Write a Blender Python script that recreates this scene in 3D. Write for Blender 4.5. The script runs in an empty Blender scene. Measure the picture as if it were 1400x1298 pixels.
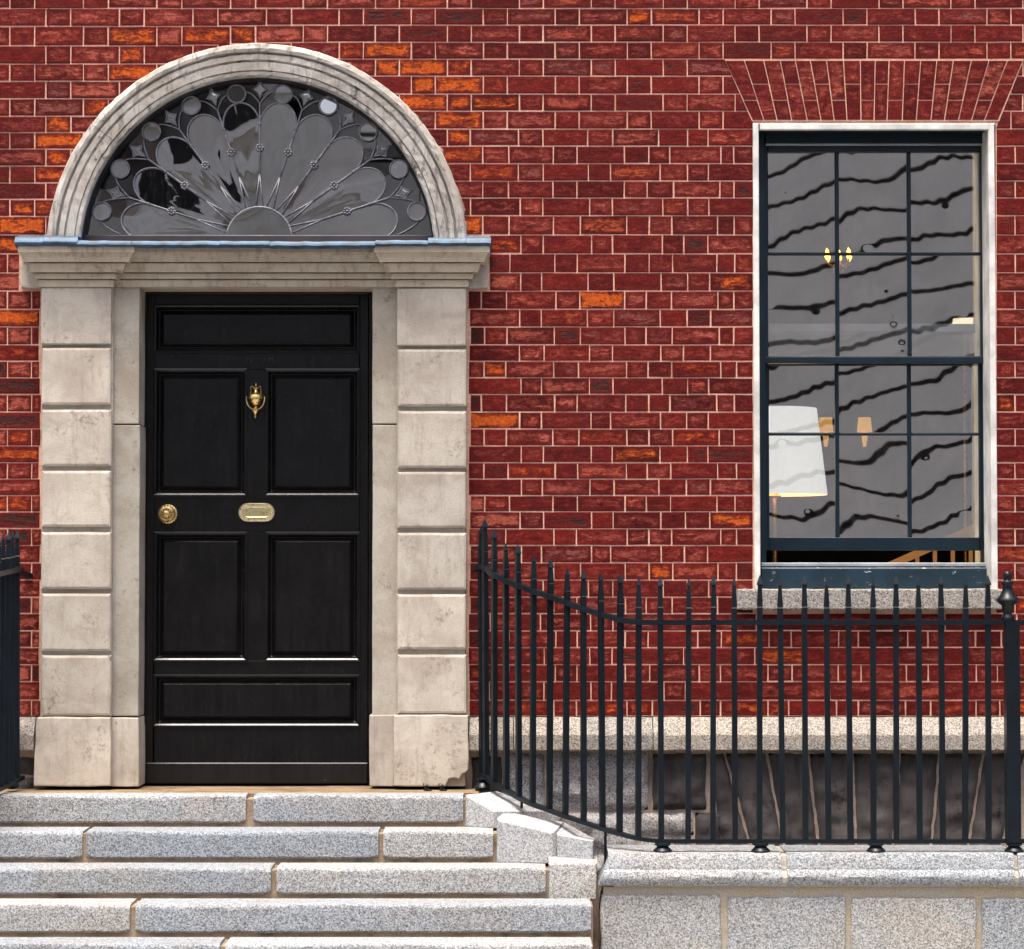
import bpy, math, random
from mathutils import Vector, Matrix
RND = random.Random(7)
scene = bpy.context.scene
COL = scene.collection
rad = math.radians

# ------------------------------------------------------------------ camera
FPX, DIST, ZC, TP, YH = 3600.0, 12.0, 1.66, 0.042, 800.0     # focal length in photo pixels, metres to the wall, eye height
V0 = YH - FPX * TP
PIT = math.atan(TP)
cam_d = bpy.data.cameras.new('camera')
cam = bpy.data.objects.new('camera', cam_d); COL.objects.link(cam)
cam.location = (0, -DIST, ZC)
cam.rotation_euler = (rad(90) + PIT, 0, 0)
cam_d.sensor_fit = 'HORIZONTAL'; cam_d.sensor_width = 36
cam_d.lens = FPX / 1400 * 36
cam_d.shift_y = (V0 - 649.0) / 1400
cam_d.clip_end = 2000
scene.camera = cam

# ------------------------------------------------------------------ sky, sun, exposure
SUN_EL, SUN_AZ = rad(75), rad(200)        # azimuth clockwise from +Y; the house looks towards -Y
w = bpy.data.worlds.new('World'); scene.world = w; w.use_nodes = True
nt = w.node_tree
sky = nt.nodes.new('ShaderNodeTexSky'); sky.sky_type = 'NISHITA'; sky.sun_disc = False
sky.sun_elevation = SUN_EL; sky.sun_rotation = SUN_AZ
sky.air_density = 0.7; sky.dust_density = 8.0; sky.ozone_density = 1.0
bg = nt.nodes['Background']; bg.inputs['Strength'].default_value = 0.115
nt.links.new(sky.outputs[0], bg.inputs[0])
sl = bpy.data.lights.new('sun', 'SUN'); sl.energy = 1.5; sl.angle = rad(18); sl.color = (1.0, 0.95, 0.87)
so = bpy.data.objects.new('sun', sl); COL.objects.link(so)
dirv = Vector((math.sin(SUN_AZ) * math.cos(SUN_EL), math.cos(SUN_AZ) * math.cos(SUN_EL), math.sin(SUN_EL)))
so.rotation_euler = (-dirv).to_track_quat('-Z', 'Y').to_euler(); so.location = dirv * 40
vs = scene.view_settings
vs.view_transform = 'Standard'; vs.look = 'None'; vs.gamma = 1; vs.use_curve_mapping = False
vs.exposure = 1.46

# ------------------------------------------------------------------ measuring helpers
CP, SP = math.cos(PIT), math.sin(PIT)
def W(px, py, Y=0.0):
    """the point of the plane y = Y that the photograph shows at (px, py)"""
    a, b = px - 700.0, V0 - py
    dx, dy, dz = a, FPX * CP - b * SP, FPX * SP + b * CP
    t = (Y + DIST) / dy
    return Vector((dx * t, Y, ZC + dz * t))
def WX(px, py, Y=0.0): return W(px, py, Y).x
def WZ(py, Y=0.0): return W(700, py, Y).z
def S(Y=0.0): return (Y + DIST) / FPX
def RECT(x0, y0, x1, y1, Y=0.0):
    """(x,z) corners counter-clockwise seen from the street"""
    c = 0.5 * (y0 + y1)
    return [(WX(x0, c, Y), WZ(y1, Y)), (WX(x1, c, Y), WZ(y1, Y)), (WX(x1, c, Y), WZ(y0, Y)), (WX(x0, c, Y), WZ(y0, Y))]
def QUAD(pts, Y=0.0):
    return [(W(a, b, Y).x, W(a, b, Y).z) for a, b in pts]

# ------------------------------------------------------------------ mesh helpers
class MB:
    def __init__(s): s.v = []; s.f = []; s.a = {}
    def add(s, verts, faces):
        o = len(s.v); s.v += [tuple(p) for p in verts]; s.f += [tuple(i + o for i in f) for f in faces]; return o
    def rings(s, rings, cap0=True, cap1=True, closed=True):
        n = len(rings[0]); o = len(s.v)
        for r in rings: s.v += [tuple(p) for p in r]
        m = n if closed else n - 1
        for k in range(len(rings) - 1):
            for i in range(m):
                j = (i + 1) % n
                s.f.append((o + k * n + i, o + k * n + j, o + (k + 1) * n + j, o + (k + 1) * n + i))
        if cap0: s.f.append(tuple(o + i for i in reversed(range(n))))
        if cap1: s.f.append(tuple(o + (len(rings) - 1) * n + i for i in range(n)))
        return o
    def box(s, x0, x1, y0, y1, z0, z1):
        s.rings([[(x0, y0, z0), (x1, y0, z0), (x1, y1, z0), (x0, y1, z0)], [(x0, y0, z1), (x1, y0, z1), (x1, y1, z1), (x0, y1, z1)]])
    def attr(s, name, kind, val, start):
        s.a.setdefault(name, (kind, []))[1].extend([val] * (len(s.v) - start))
    def build(s, name, mat, parent=None, origin=None, smooth=False, label=None):
        me = bpy.data.meshes.new(name)
        o = Vector(origin) if origin is not None else Vector((0, 0, 0))
        me.from_pydata([(p[0] - o.x, p[1] - o.y, p[2] - o.z) for p in s.v], [], s.f)
        for an, (kind, vals) in s.a.items():
            at = me.attributes.new(an, kind, 'POINT')
            flat = [c for q in vals for c in (q if isinstance(q, (tuple, list)) else (q,))]
            at.data.foreach_set({'FLOAT_COLOR': 'color', 'FLOAT_VECTOR': 'vector', 'FLOAT': 'value'}[kind], flat)
        if smooth is True: me.polygons.foreach_set('use_smooth', [True] * len(me.polygons))
        elif smooth: me.polygons.foreach_set('use_smooth', [True] * len(me.polygons)); me.set_sharp_from_angle(angle=rad(smooth))
        me.update()
        me.materials.append(mat)
        ob = bpy.data.objects.new(name, me); COL.objects.link(ob)
        place(ob, o, parent)
        if label: ob['label'] = label
        return ob

WLOC = {}
def place(ob, loc, parent):
    WLOC[ob.name] = Vector(loc)
    if parent is not None:
        ob.parent = parent; ob.location = Vector(loc) - WLOC[parent.name]
    else: ob.location = loc
def empty(name, loc, parent=None):
    ob = bpy.data.objects.new(name, None); COL.objects.link(ob); ob.empty_display_size = 0.1
    place(ob, Vector(loc), parent); return ob
def tag(ob, label, cat, group=None):
    ob['label'] = label; ob['category'] = cat
    if group: ob['group'] = group
    return ob
def structure(ob): ob['kind'] = 'structure'; return ob

def inset(poly, d):
    n = len(poly); out = []
    for i in range(n):
        p0, p1, p2 = poly[i - 1], poly[i], poly[(i + 1) % n]
        e1 = Vector((p1[0] - p0[0], p1[1] - p0[1])); e2 = Vector((p2[0] - p1[0], p2[1] - p1[1]))
        if e1.length < 1e-9 or e2.length < 1e-9: out.append(p1); continue
        e1.normalize(); e2.normalize()
        n1 = Vector((-e1.y, e1.x)); n2 = Vector((-e2.y, e2.x))
        k = 1 + n1.dot(n2)
        m = (n1 + n2) / max(k, 0.35)
        out.append((p1[0] + m.x * d, p1[1] + m.y * d))
    return out
def rough(poly, step, amp, rnd=RND):
    out = []; n = len(poly)
    for i in range(n):
        p, q = Vector(poly[i]), Vector(poly[(i + 1) % n]); L = (q - p).length
        k = max(1, int(L / step)); d = (q - p) / max(L, 1e-6); nn = Vector((-d.y, d.x))
        for j in range(k):
            t = j / k; a = amp * rnd.uniform(-0.2, 1.0)
            if j == 0: a = amp * rnd.uniform(.3, 1.6); c = p + (nn * a) + d * a
            else: c = p + d * L * t + nn * a
            out.append((c.x, c.y))
    return out
def prism(mb, poly, yf, yb, ch=0.0, round_=False):
    rs = [[(x, yb, z) for x, z in poly]]
    if ch > 0:
        rs.append([(x, yf + ch, z) for x, z in poly])
        if round_: rs.append([(x, yf + ch * .3, z) for x, z in inset(poly, ch * .3)])
        rs.append([(x, yf, z) for x, z in inset(poly, ch)])
    else: rs.append([(x, yf, z) for x, z in poly])
    return mb.rings(rs)
def slab(name, poly, yf, yb, ch, mat, parent, round_=False, label=None, smooth=False):
    mb = MB(); prism(mb, poly, yf, yb, ch, round_)
    cx = sum(p[0] for p in poly) / len(poly); cz = min(p[1] for p in poly)
    return mb.build(name, mat, parent, (cx, yf, cz), smooth, label)
def clip(poly, nx, nz, d):
    """keep the side nx*x + nz*z >= d"""
    out = []
    for i in range(len(poly)):
        p, q = poly[i], poly[(i + 1) % len(poly)]
        a, b = nx * p[0] + nz * p[1] - d, nx * q[0] + nz * q[1] - d
        if a >= 0: out.append(p)
        if (a < 0) != (b < 0):
            t = a / (a - b); out.append((p[0] + (q[0] - p[0]) * t, p[1] + (q[1] - p[1]) * t))
    return out
def area(poly): return 0.5 * sum(poly[i][0] * poly[(i + 1) % len(poly)][1] - poly[(i + 1) % len(poly)][0] * poly[i][1] for i in range(len(poly)))
def sweep(mb, pts, section, ref, closed=False, caps=True):
    """section: list of (a, b), a along side = tangent x ref, b along ref"""
    pts = [Vector(p) for p in pts]; ref = Vector(ref); n = len(pts); rings = []
    for i in range(n):
        a = pts[i - 1] if (i > 0 or closed) else pts[i]
        b = pts[(i + 1) % n] if (i < n - 1 or closed) else pts[i]
        t = (b - a).normalized(); side = t.cross(ref).normalized(); up = side.cross(t).normalized()
        k = 1.0
        if 0 < i < n - 1 or closed:
            d1 = (pts[i] - pts[i - 1]).normalized(); c = max(0.5, abs(d1.dot(t))); k = 1 / c
        rings.append([pts[i] + side * (u * k) + up * v for u, v in section])
    if closed: rings.append(rings[0])
    mb.rings(rings, cap0=caps and not closed, cap1=caps and not closed)
def circ(r, n=8): return [(r * math.cos(2 * math.pi * i / n), r * math.sin(2 * math.pi * i / n)) for i in range(n)]
def lathe(mb, prof, c, axis='Z', n=20, flute=None):
    """prof: (r, h) along the axis; axis 'Z' up or 'Y' towards the street"""
    rings = []
    for r, h in prof:
        ring = []
        for i in range(n):
            a = 2 * math.pi * i / n; rr = r * (1 + (flute * (1 if i % 2 else -1) if flute else 0))
            if axis == 'Z': ring.append((c[0] + rr * math.cos(a), c[1] + rr * math.sin(a), c[2] + h))
            else: ring.append((c[0] + rr * math.cos(a), c[1] - h, c[2] + rr * math.sin(a)))
        rings.append(ring)
    mb.rings(rings)

# ------------------------------------------------------------------ material helpers
class NT:
    def __init__(s, name):
        s.m = bpy.data.materials.new(name); s.m.use_nodes = True; s.t = s.m.node_tree
        s.p = s.t.nodes['Principled BSDF']; s.out = s.t.nodes['Material Output']
        s.pos = s.t.nodes.new('ShaderNodeNewGeometry').outputs['Position']
    def node(s, k, **kw):
        n = s.t.nodes.new(k)
        for a, b in kw.items(): setattr(n, a, b)
        return n
    def lk(s, a, b): s.t.links.new(a, b)
    def put(s, sock, v):
        if hasattr(v, 'links'): s.lk(v, sock)
        elif isinstance(v, (int, float)): sock.default_value = v
        else: sock.default_value = tuple(v) + ((1,) if len(sock.default_value) == 4 and len(v) == 3 else ())
    def noise(s, scale, detail=4, roughness=.55, vec=None, dist=0.0):
        n = s.node('ShaderNodeTexNoise'); n.inputs['Scale'].default_value = scale; n.inputs['Detail'].default_value = detail
        n.inputs['Roughness'].default_value = roughness; n.inputs['Distortion'].default_value = dist
        s.lk(vec or s.pos, n.inputs['Vector']); return n.outputs['Fac']
    def voro(s, scale, feature='F1', out='Distance', vec=None):
        n = s.node('ShaderNodeTexVoronoi', feature=feature); n.inputs['Scale'].default_value = scale
        s.lk(vec or s.pos, n.inputs['Vector']); return n.outputs[out]
    def stretch(s, sx, sy, sz, vec=None):
        n = s.node('ShaderNodeMapping'); n.inputs['Scale'].default_value = (sx, sy, sz); s.lk(vec or s.pos, n.inputs['Vector']); return n.outputs[0]
    def shifted(s):
        """position with an offset of its own for each object"""
        oi = s.node('ShaderNodeObjectInfo').outputs['Random']
        c = s.node('ShaderNodeCombineXYZ'); a = s.math('MULTIPLY', oi, 37.0)
        for i in range(3): s.lk(a, c.inputs[i])
        n = s.node('ShaderNodeVectorMath', operation='ADD'); s.lk(s.pos, n.inputs[0]); s.lk(c.outputs[0], n.inputs[1]); return n.outputs[0]
    def rnd(s): return s.node('ShaderNodeObjectInfo').outputs['Random']
    def math(s, op, a, b=0.0, c=0.0, clamp=False):
        n = s.node('ShaderNodeMath', operation=op, use_clamp=clamp)
        for i, q in enumerate((a, b, c)): s.put(n.inputs[i], q)
        return n.outputs[0]
    def ramp(s, fac, stops, interp='LINEAR'):
        n = s.node('ShaderNodeValToRGB'); r = n.color_ramp; r.interpolation = interp
        while len(r.elements) < len(stops): r.elements.new(0.5)
        for e, (p, c) in zip(r.elements, stops):
            e.position = p; e.color = (c, c, c, 1) if isinstance(c, (int, float)) else tuple(c) + (1,)
        s.put(n.inputs[0], fac); return n.outputs[0]
    def sstep(s, v, a, b):
        n = s.node('ShaderNodeMapRange', interpolation_type='SMOOTHSTEP'); s.put(n.inputs[0], v)
        n.inputs[1].default_value = a; n.inputs[2].default_value = b; return n.outputs[0]
    def mix(s, fac, a, b, mode='MIX'):
        n = s.node('ShaderNodeMix', data_type='RGBA', blend_type=mode); s.put(n.inputs[0], fac); s.put(n.inputs[6], a); s.put(n.inputs[7], b); return n.outputs[2]
    def attr(s, name, out='Color'):
        n = s.node('ShaderNodeAttribute', attribute_name=name); return n.outputs[out]
    def bump(s, h, strength=.5, dist=.004):
        n = s.node('ShaderNodeBump'); n.inputs['Strength'].default_value = strength; n.inputs['Distance'].default_value = dist
        s.lk(h, n.inputs['Height']); s.lk(n.outputs[0], s.p.inputs['Normal'])
    def done(s, col=None, rough=.8, metal=0.0, spec=.5, coat=0.0):
        if col is not None: s.put(s.p.inputs['Base Color'], col)
        s.put(s.p.inputs['Roughness'], rough); s.put(s.p.inputs['Metallic'], metal)
        s.p.inputs['Specular IOR Level'].default_value = spec
        if coat: s.p.inputs['Coat Weight'].default_value = coat; s.p.inputs['Coat Roughness'].default_value = .15
        return s.m

def m_brick():
    s = NT('colour_washed_brick')
    wear = s.node('ShaderNodeAttribute', attribute_name='wear')
    loc = s.node('ShaderNodeSeparateXYZ'); s.lk(s.attr('bloc', 'Vector'), loc.inputs[0])
    half = s.node('ShaderNodeSeparateXYZ'); s.lk(s.attr('bhalf', 'Vector'), half.inputs[0])
    dx = s.math('SUBTRACT', half.outputs[0], s.math('ABSOLUTE', loc.outputs[0]))
    dz = s.math('SUBTRACT', half.outputs[1], s.math('ABSOLUTE', loc.outputs[1]))
    d = s.math('MINIMUM', dx, dz)
    e = s.math('DIVIDE', d, 0.022, clamp=True)
    off = s.node('ShaderNodeVectorMath', operation='ADD')
    comb = s.node('ShaderNodeCombineXYZ'); s.lk(s.math('MULTIPLY', half.outputs[2], 50.0), comb.inputs[1])
    s.lk(s.pos, off.inputs[0]); s.lk(comb.outputs[0], off.inputs[1]); v = off.outputs[0]
    n1 = s.noise(15, 4, .62, s.stretch(1, 1, 2.6, v), .6)
    n2 = s.noise(70, 3, .65, v)
    n3 = s.noise(220, 3, .6, v)
    n1c = s.math('ADD', s.math('MULTIPLY', s.math('SUBTRACT', n1, .5), 1.55), .5)
    val = s.math('ADD', s.math('ADD', n1c, s.math('MULTIPLY', s.math('SUBTRACT', n2, .5), .35)), s.math('SUBTRACT', wear.outputs['Alpha'], 1.0))
    val = s.math('ADD', val, s.math('MULTIPLY', s.math('SUBTRACT', e, 1.0), .55))
    patch = s.sstep(val, 0.0, .13)
    thin = s.math('MULTIPLY', s.sstep(s.math('ADD', val, s.math('MULTIPLY', n3, .12)), -.22, .12), .42)
    tone = half.outputs[2]
    paint = s.ramp(s.math('ADD', s.math('MULTIPLY', n1, .55), s.math('MULTIPLY', n2, .45)), [(.28, (.036, .0040, .0040)), (.5, (.112, .0082, .0068)), (.72, (.205, .0205, .0135))])
    paint = s.mix(1.0, paint, s.ramp(tone, [(0, (.66, .68, .70)), (.3, (.88, .89, .90)), (.6, (1, 1, 1)), (1, (1.18, 1.25, 1.15))]), 'MULTIPLY')
    soot = s.sstep(s.noise(2.1, 5, .6), .56, .78)
    paint = s.mix(s.math('MULTIPLY', soot, .5), paint, (.045, .014, .011))
    wash = s.sstep(s.noise(3.2, 4, .65, s.stretch(2.2, 1, .35)), .5, .72); paint = s.mix(s.math('MULTIPLY', wash, .38), paint, (.060, .012, .010))
    worn = s.mix(1.0, wear.outputs['Color'], s.ramp(s.math('ADD', s.math('MULTIPLY', n2, .6), s.math('MULTIPLY', n3, .4)), [(.3, .45), (.5, .95), (.7, 1.5)]), 'MULTIPLY')
    worn = s.mix(s.math('MULTIPLY', s.sstep(s.noise(34, 4, .7, v, 1.0), .46, .66), .62), worn, s.mix(.6, worn, (.10, .008, .006)))
    col = s.mix(s.math('MAXIMUM', patch, thin), paint, worn)
    pits = s.sstep(s.voro(160, vec=v), .22, .08)
    col = s.mix(s.math('MULTIPLY', pits, s.math('MULTIPLY', s.sstep(n1, .45, .6), .55)), col, (.03, .008, .008))
    h = s.math('ADD', s.math('MULTIPLY', n2, .7), s.math('MULTIPLY', n3, .3))
    h = s.math('SUBTRACT', h, s.math('MULTIPLY', patch, .5))
    s.bump(h, .75, .005)
    return s.done(col, s.math('ADD', .62, s.math('MULTIPLY', patch, .25)), spec=.10)

def m_mortar(name, c0, c1, dirt=(.10, .07, .055), amt=.5):
    s = NT(name)
    n = s.noise(9, 5, .6); f = s.noise(140, 3, .6)
    col = s.mix(s.sstep(n, .35, .65), c0, c1)
    col = s.mix(s.math('MULTIPLY', s.sstep(s.noise(3.3, 6, .65), .52, .68), amt), col, dirt)
    col = s.mix(1.0, col, s.ramp(f, [(.3, .75), (.7, 1.2)]), 'MULTIPLY')
    s.bump(f, .6, .003)
    return s.done(col, .9, spec=.2)

def m_lime(name, c0, c1, dirt, damt=.5, streak=0.0, edge=.5):
    s = NT(name); v = s.shifted()
    n = s.noise(4.5, 6, .62, v, .4); f = s.noise(60, 5, .65, v); g = s.noise(230, 3, .6, v); b = s.noise(13, 5, .6, v, .8)
    col = s.mix(s.sstep(n, .34, .66), c0, c1)
    col = s.mix(s.math('MULTIPLY', s.sstep(b, .52, .74), .35), col, (c1[0] * .72, c1[1] * .66, c1[2] * .60))
    d = s.sstep(s.math('ADD', s.math('MULTIPLY', s.noise(7, 6, .7, v), .6), s.math('MULTIPLY', f, .4)), .54, .66)
    col = s.mix(s.math('MULTIPLY', d, damt), col, dirt)
    if streak:
        st = s.sstep(s.noise(9, 5, .7, s.stretch(3.0, 3.0, .45, v)), .5, .68)
        col = s.mix(s.math('MULTIPLY', st, streak), col, dirt)
    tone = s.ramp(s.rnd(), [(0, (.86, .86, .87)), (1, (1.06, 1.05, 1.04))])
    col = s.mix(1.0, col, tone, 'MULTIPLY')
    col = s.mix(1.0, col, s.ramp(g, [(.3, .86), (.7, 1.10)]), 'MULTIPLY')
    pit = s.sstep(s.voro(48, vec=v), .10, .03)
    col = s.mix(s.math('MULTIPLY', pit, .5), col, dirt)
    s.bump(s.math('ADD', s.math('MULTIPLY', f, .6), s.math('SUBTRACT', s.math('MULTIPLY', g, .4), s.math('MULTIPLY', pit, .4))), .45, .004)
    return s.done(col, .85, spec=.25)

def m_granite(name, c, warm=(.42, .36, .28), wamt=.25, contrast=1.0, bumpd=.007):
    s = NT(name); v = s.shifted()
    a = s.noise(125, 4, .72, v); b = s.noise(300, 2, .6, v); p = s.voro(190, out='Color', vec=v)
    sep = s.node('ShaderNodeSeparateColor'); s.lk(p, sep.inputs[0])
    k = s.math('ADD', s.math('MULTIPLY', a, .55), s.math('ADD', s.math('MULTIPLY', b, .25), s.math('MULTIPLY', sep.outputs[0], .2)))
    lo, hi = .5 - .13 / contrast, .5 + .12 / contrast
    g = s.ramp(k, [(lo, .34), (.47, .82), (.53, 1.08), (hi, 1.5)])
    col = s.mix(1.0, c, g, 'MULTIPLY')
    big = s.sstep(s.noise(2.4, 5, .6, v, .5), .42, .68)
    col = s.mix(s.math('MULTIPLY', big, wamt), col, s.mix(1.0, warm, g, 'MULTIPLY'))
    col = s.mix(1.0, col, s.ramp(s.rnd(), [(0, (.80, .84, .88)), (.5, (1, 1, 1)), (1, (1.08, 1.05, 1.0))]), 'MULTIPLY')
    st = s.sstep(s.noise(11, 6, .7, v), .6, .74)
    col = s.mix(s.math('MULTIPLY', st, .35), col, (.10, .09, .08))
    s.bump(s.math('ADD', s.math('MULTIPLY', a, .7), s.math('MULTIPLY', b, .3)), .9, bumpd)
    return s.done(col, .8, spec=.3)

def m_paint(name, c, r=.35, chips=None, grain=False, spec=.5, chip_at=.72):
    s = NT(name)
    n = s.noise(6, 5, .6); f = s.noise(40, 4, .6)
    col = s.mix(s.sstep(n, .3, .7), [q * .75 for q in c], [q * 1.3 for q in c])
    h = s.math('MULTIPLY', f, .5)
    if grain:
        gr = s.noise(14, 6, .7, s.stretch(4, 4, .22)); h = s.math('ADD', h, s.math('MULTIPLY', gr, 1.0))
        col = s.mix(1.0, col, s.ramp(gr, [(.3, .5), (.7, 1.7)]), 'MULTIPLY')
    if chips:
        k = s.sstep(s.noise(26, 6, .7, s.stretch(.6, 1, 1.4)), chip_at, chip_at + .02); col = s.mix(k, col, chips)
    s.bump(h, .12 if grain else .28, .003)
    return s.done(col, s.math('ADD', r - .08, s.math('MULTIPLY', f, .2)), spec=spec)

def m_metal(name, c, r=.3, dark=(.05, .03, .01)):
    s = NT(name); n = s.noise(60, 5, .6)
    col = s.mix(s.sstep(n, .5, .75), c, dark); s.bump(n, .3, .002)
    return s.done(col, s.math('ADD', r, s.math('MULTIPLY', n, .15)), 1.0)

def m_plain(name, c, r=.7, emit=None, es=1.0, scale=12, var=.15, spec=.4):
    s = NT(name); n = s.noise(scale, 5, .6)
    col = s.mix(1.0, c, s.ramp(n, [(.3, 1 - var), (.7, 1 + var)]), 'MULTIPLY')
    if emit: s.put(s.p.inputs['Emission Color'], emit); s.p.inputs['Emission Strength'].default_value = es
    s.bump(n, .2, .003)
    return s.done(col, r, spec=spec)

def m_glass(name, refl, trans=(.86, .88, .87)):
    s = NT(name)
    g = s.node('ShaderNodeBsdfGlossy'); g.inputs['Roughness'].default_value = .012
    grime = s.noise(30, 5, .7, s.stretch(2.2, 1, .5)); s.put(g.inputs['Color'], s.ramp(grime, [(.3, (.90, .87, .82)), (.7, (1, .97, .92))]))
    t = s.node('ShaderNodeBsdfTransparent'); t.inputs['Color'].default_value = trans + (1,)
    mx = s.node('ShaderNodeMixShader'); mx.inputs[0].default_value = refl
    s.lk(t.outputs[0], mx.inputs[1]); s.lk(g.outputs[0], mx.inputs[2])
    df = s.node('ShaderNodeBsdfDiffuse'); df.inputs['Color'].default_value = (.30, .29, .27, 1)
    m2 = s.node('ShaderNodeMixShader'); s.put(m2.inputs[0], s.math('MULTIPLY', s.sstep(grime, .45, .8), .10))
    s.lk(mx.outputs[0], m2.inputs[1]); s.lk(df.outputs[0], m2.inputs[2]); s.lk(m2.outputs[0], s.out.inputs['Surface'])
    s.t.nodes.remove(s.p); return s.m

M_BRICK = m_brick()
M_MORTAR = m_mortar('pink_lime_pointing', (.70, .44, .33), (.60, .33, .24), (.22, .12, .09), .6)
M_RENDER = m_mortar('rough_lime_mortar', (.36, .27, .22), (.28, .20, .16), (.09, .07, .06), .7)
M_TAN = m_mortar('tan_joint_mortar', (.24, .175, .115), (.33, .26, .185), (.09, .065, .045), .8)
M_LIME = m_lime('portland_stone', (.56, .515, .435), (.41, .36, .30), (.16, .125, .10), .65, .22)
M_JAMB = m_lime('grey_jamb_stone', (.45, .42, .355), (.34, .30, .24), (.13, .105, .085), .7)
M_CORN = m_lime('cornice_stone', (.56, .49, .385), (.47, .395, .30), (.10, .08, .065), .7, .35)
M_ARCH = m_lime('weathered_arch_stone', (.56, .53, .48), (.40, .36, .31), (.075, .058, .050), .95, .65)
M_GRAN = m_granite('step_granite', (.335, .352, .368), (.38, .30, .21), .22, contrast=1.0)
M_GRAN2 = m_granite('plinth_granite', (.350, .364, .374), (.40, .33, .24), .25, contrast=1.0)
M_GRAN3 = m_granite('sill_granite', (.355, .32, .28), (.46, .38, .30), .3)
M_GRANS = m_granite('smooth_granite', (.40, .405, .41), (.44, .40, .34), .2, contrast=.7, bumpd=.003)
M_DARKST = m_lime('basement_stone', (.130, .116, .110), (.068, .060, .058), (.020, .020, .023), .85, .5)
M_RUBBLE = m_granite('basement_granite', (.46, .45, .445), (.13, .105, .085), .65)
M_FLAG = m_mortar('sandstone_flag', (.215, .15, .085), (.27, .20, .125), (.09, .068, .042), .6)
M_DOOR = m_paint('black_door_paint', (.0046, .0042, .0043), .22, grain=True, spec=.34)
M_LETTER = m_paint('ghost_letter_paint', (.0075, .0068, .0066), .30)
M_IRON = m_paint('iron_paint', (.0026, .0062, .0100), .34, spec=.33)
M_SASH = m_paint('blue_black_sash_paint', (.0035, .014, .023), .36, spec=.35, chips=(.5, .5, .48), chip_at=.735)
M_SILLP = m_paint('flaking_sill_paint', (.007, .026, .042), .36, chips=(.45, .45, .43), chip_at=.63)
M_WHITE = m_paint('white_reveal_paint', (.62, .61, .57), .6, chips=(.25, .2, .16), chip_at=.74)
M_PALE = m_paint('pale_sash_paint', (.30, .33, .36), .35)
M_LEAD = m_plain('lead_sheet', (.036, .085, .150), .48, scale=16, var=.6)
M_CAME = m_plain('lead_came', (.22, .215, .235), .30, scale=40, var=.5)
M_BRASS = m_metal('polished_brass', (.83, .60, .25), .22)
M_BRASSP = m_metal('pale_brass', (.80, .70, .42), .3, (.25, .18, .07))
M_GLASS = m_glass('old_window_glass', .54)
M_GLASSF = m_glass('fanlight_glass', .56, (.6, .6, .58))
M_GLASSM = m_glass('mid_reflection_fanlight_glass', .30, (.45, .46, .44)); M_GLASSD = m_glass('dim_reflection_fanlight_glass', .09, (.4, .45, .46)); M_GLASSL = m_glass('bright_reflection_fanlight_glass', .60, (.5, .5, .48))  # reflectivity and tint stand in for varied reflections of tilted panes
SMALLG = [M_GLASSM, M_GLASSD, M_GLASSD, M_GLASSD, M_GLASSM, M_GLASSL, M_GLASSF]
M_DARKWOOD = m_paint('dark_fanlight_frame', (.012, .012, .015), .5)

# ================================================================== STREET, SKY-SIDE SETTING
def plane(name, x0, x1, y0, y1, z, mat):
    mb = MB(); mb.add([(x0, y0, z), (x1, y0, z), (x1, y1, z), (x0, y1, z)], [(0, 1, 2, 3)])
    return structure(mb.build(name, mat))
M_PAVE = m_granite('pavement_stone', (.28, .28, .275), wamt=.2)
M_ASPH = m_granite('asphalt', (.055, .055, .057), (.06, .055, .05), .3)
M_GND = m_plain('ground_earth', (.10, .10, .095), .9)
plane('ground', -400, 400, -400, -28.0, -0.16, M_GND)
plane('road', -400, 400, -26.0, -4.0, -0.13, M_ASPH)
mb = MB(); mb.box(-60, 60, -4.0, -0.70, -0.3, 0.0); structure(mb.build('pavement', M_PAVE))
mb = MB(); mb.box(-60, 60, -30.0, -26.0, -0.3, 0.0); structure(mb.build('far_pavement', M_PAVE))

# the buildings across the street, seen only in the window glass
M_CLAD = m_plain('grey_cladding', (.84, .785, .70), .7, scale=1.5, var=.12)
M_GAP = m_plain('dark_cladding_gap', (.012, .012, .012), .9)
M_STUC = m_plain('grey_stucco', (.72, .685, .62), .85, scale=.8, var=.2)
M_TRIMW = m_plain('pale_window_trim', (.75, .73, .68), .7)
off = empty('office_building', (14, -30, 0))
mb = MB(); mb.box(0.4, 30, -42, -30.12, 0, 10.6); mb.build('core', M_GAP, off)
nx = 0
for k in range(18):
    z0 = .25 + k * .575
    mb = MB(); mb.box(0.4, 30, -30.11, -29.98, z0, z0 + .488); mb.build('panel', M_CLAD, off)
tag(off, 'grey office building across the street with dark joints between its panels', 'building')
old = empty('stucco_house', (-12, -30, 0))
mb = MB(); mb.box(-30, 0.38, -42, -30.0, 0, 12); mb.build('wall', M_STUC, old)
for wx in (-5.35, -9.2, -13.0, -16.8):
    for wz in (1.2, 8.0):
        mb = MB(); mb.box(wx - .55, wx + .55, -29.995, -29.97, wz, wz + 2.2); wo = mb.build('window', M_GAP, old)
        mb = MB()
        mb.box(wx - .8, wx - .55, -29.999, -29.86, wz - .1, wz + 2.2); mb.box(wx + .55, wx + .8, -29.999, -29.86, wz - .1, wz + 2.2)
        mb.box(wx - .95, wx + .95, -29.999, -29.75, wz + 2.2, wz + 2.55); mb.box(wx - .95, wx + .95, -29.999, -29.78, wz - .3, wz - .1)
        mb.build('surround', M_TRIMW, wo)
        mb = MB(); mb.box(wx - .03, wx + .03, -29.969, -29.94, wz, wz + 2.2); mb.box(wx - .55, wx - .03, -29.969, -29.945, wz + 1.07, wz + 1.13); mb.box(wx + .03, wx + .55, -29.969, -29.945, wz + 1.07, wz + 1.13)
        mb.build('sash_bar', M_TRIMW, wo)
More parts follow.
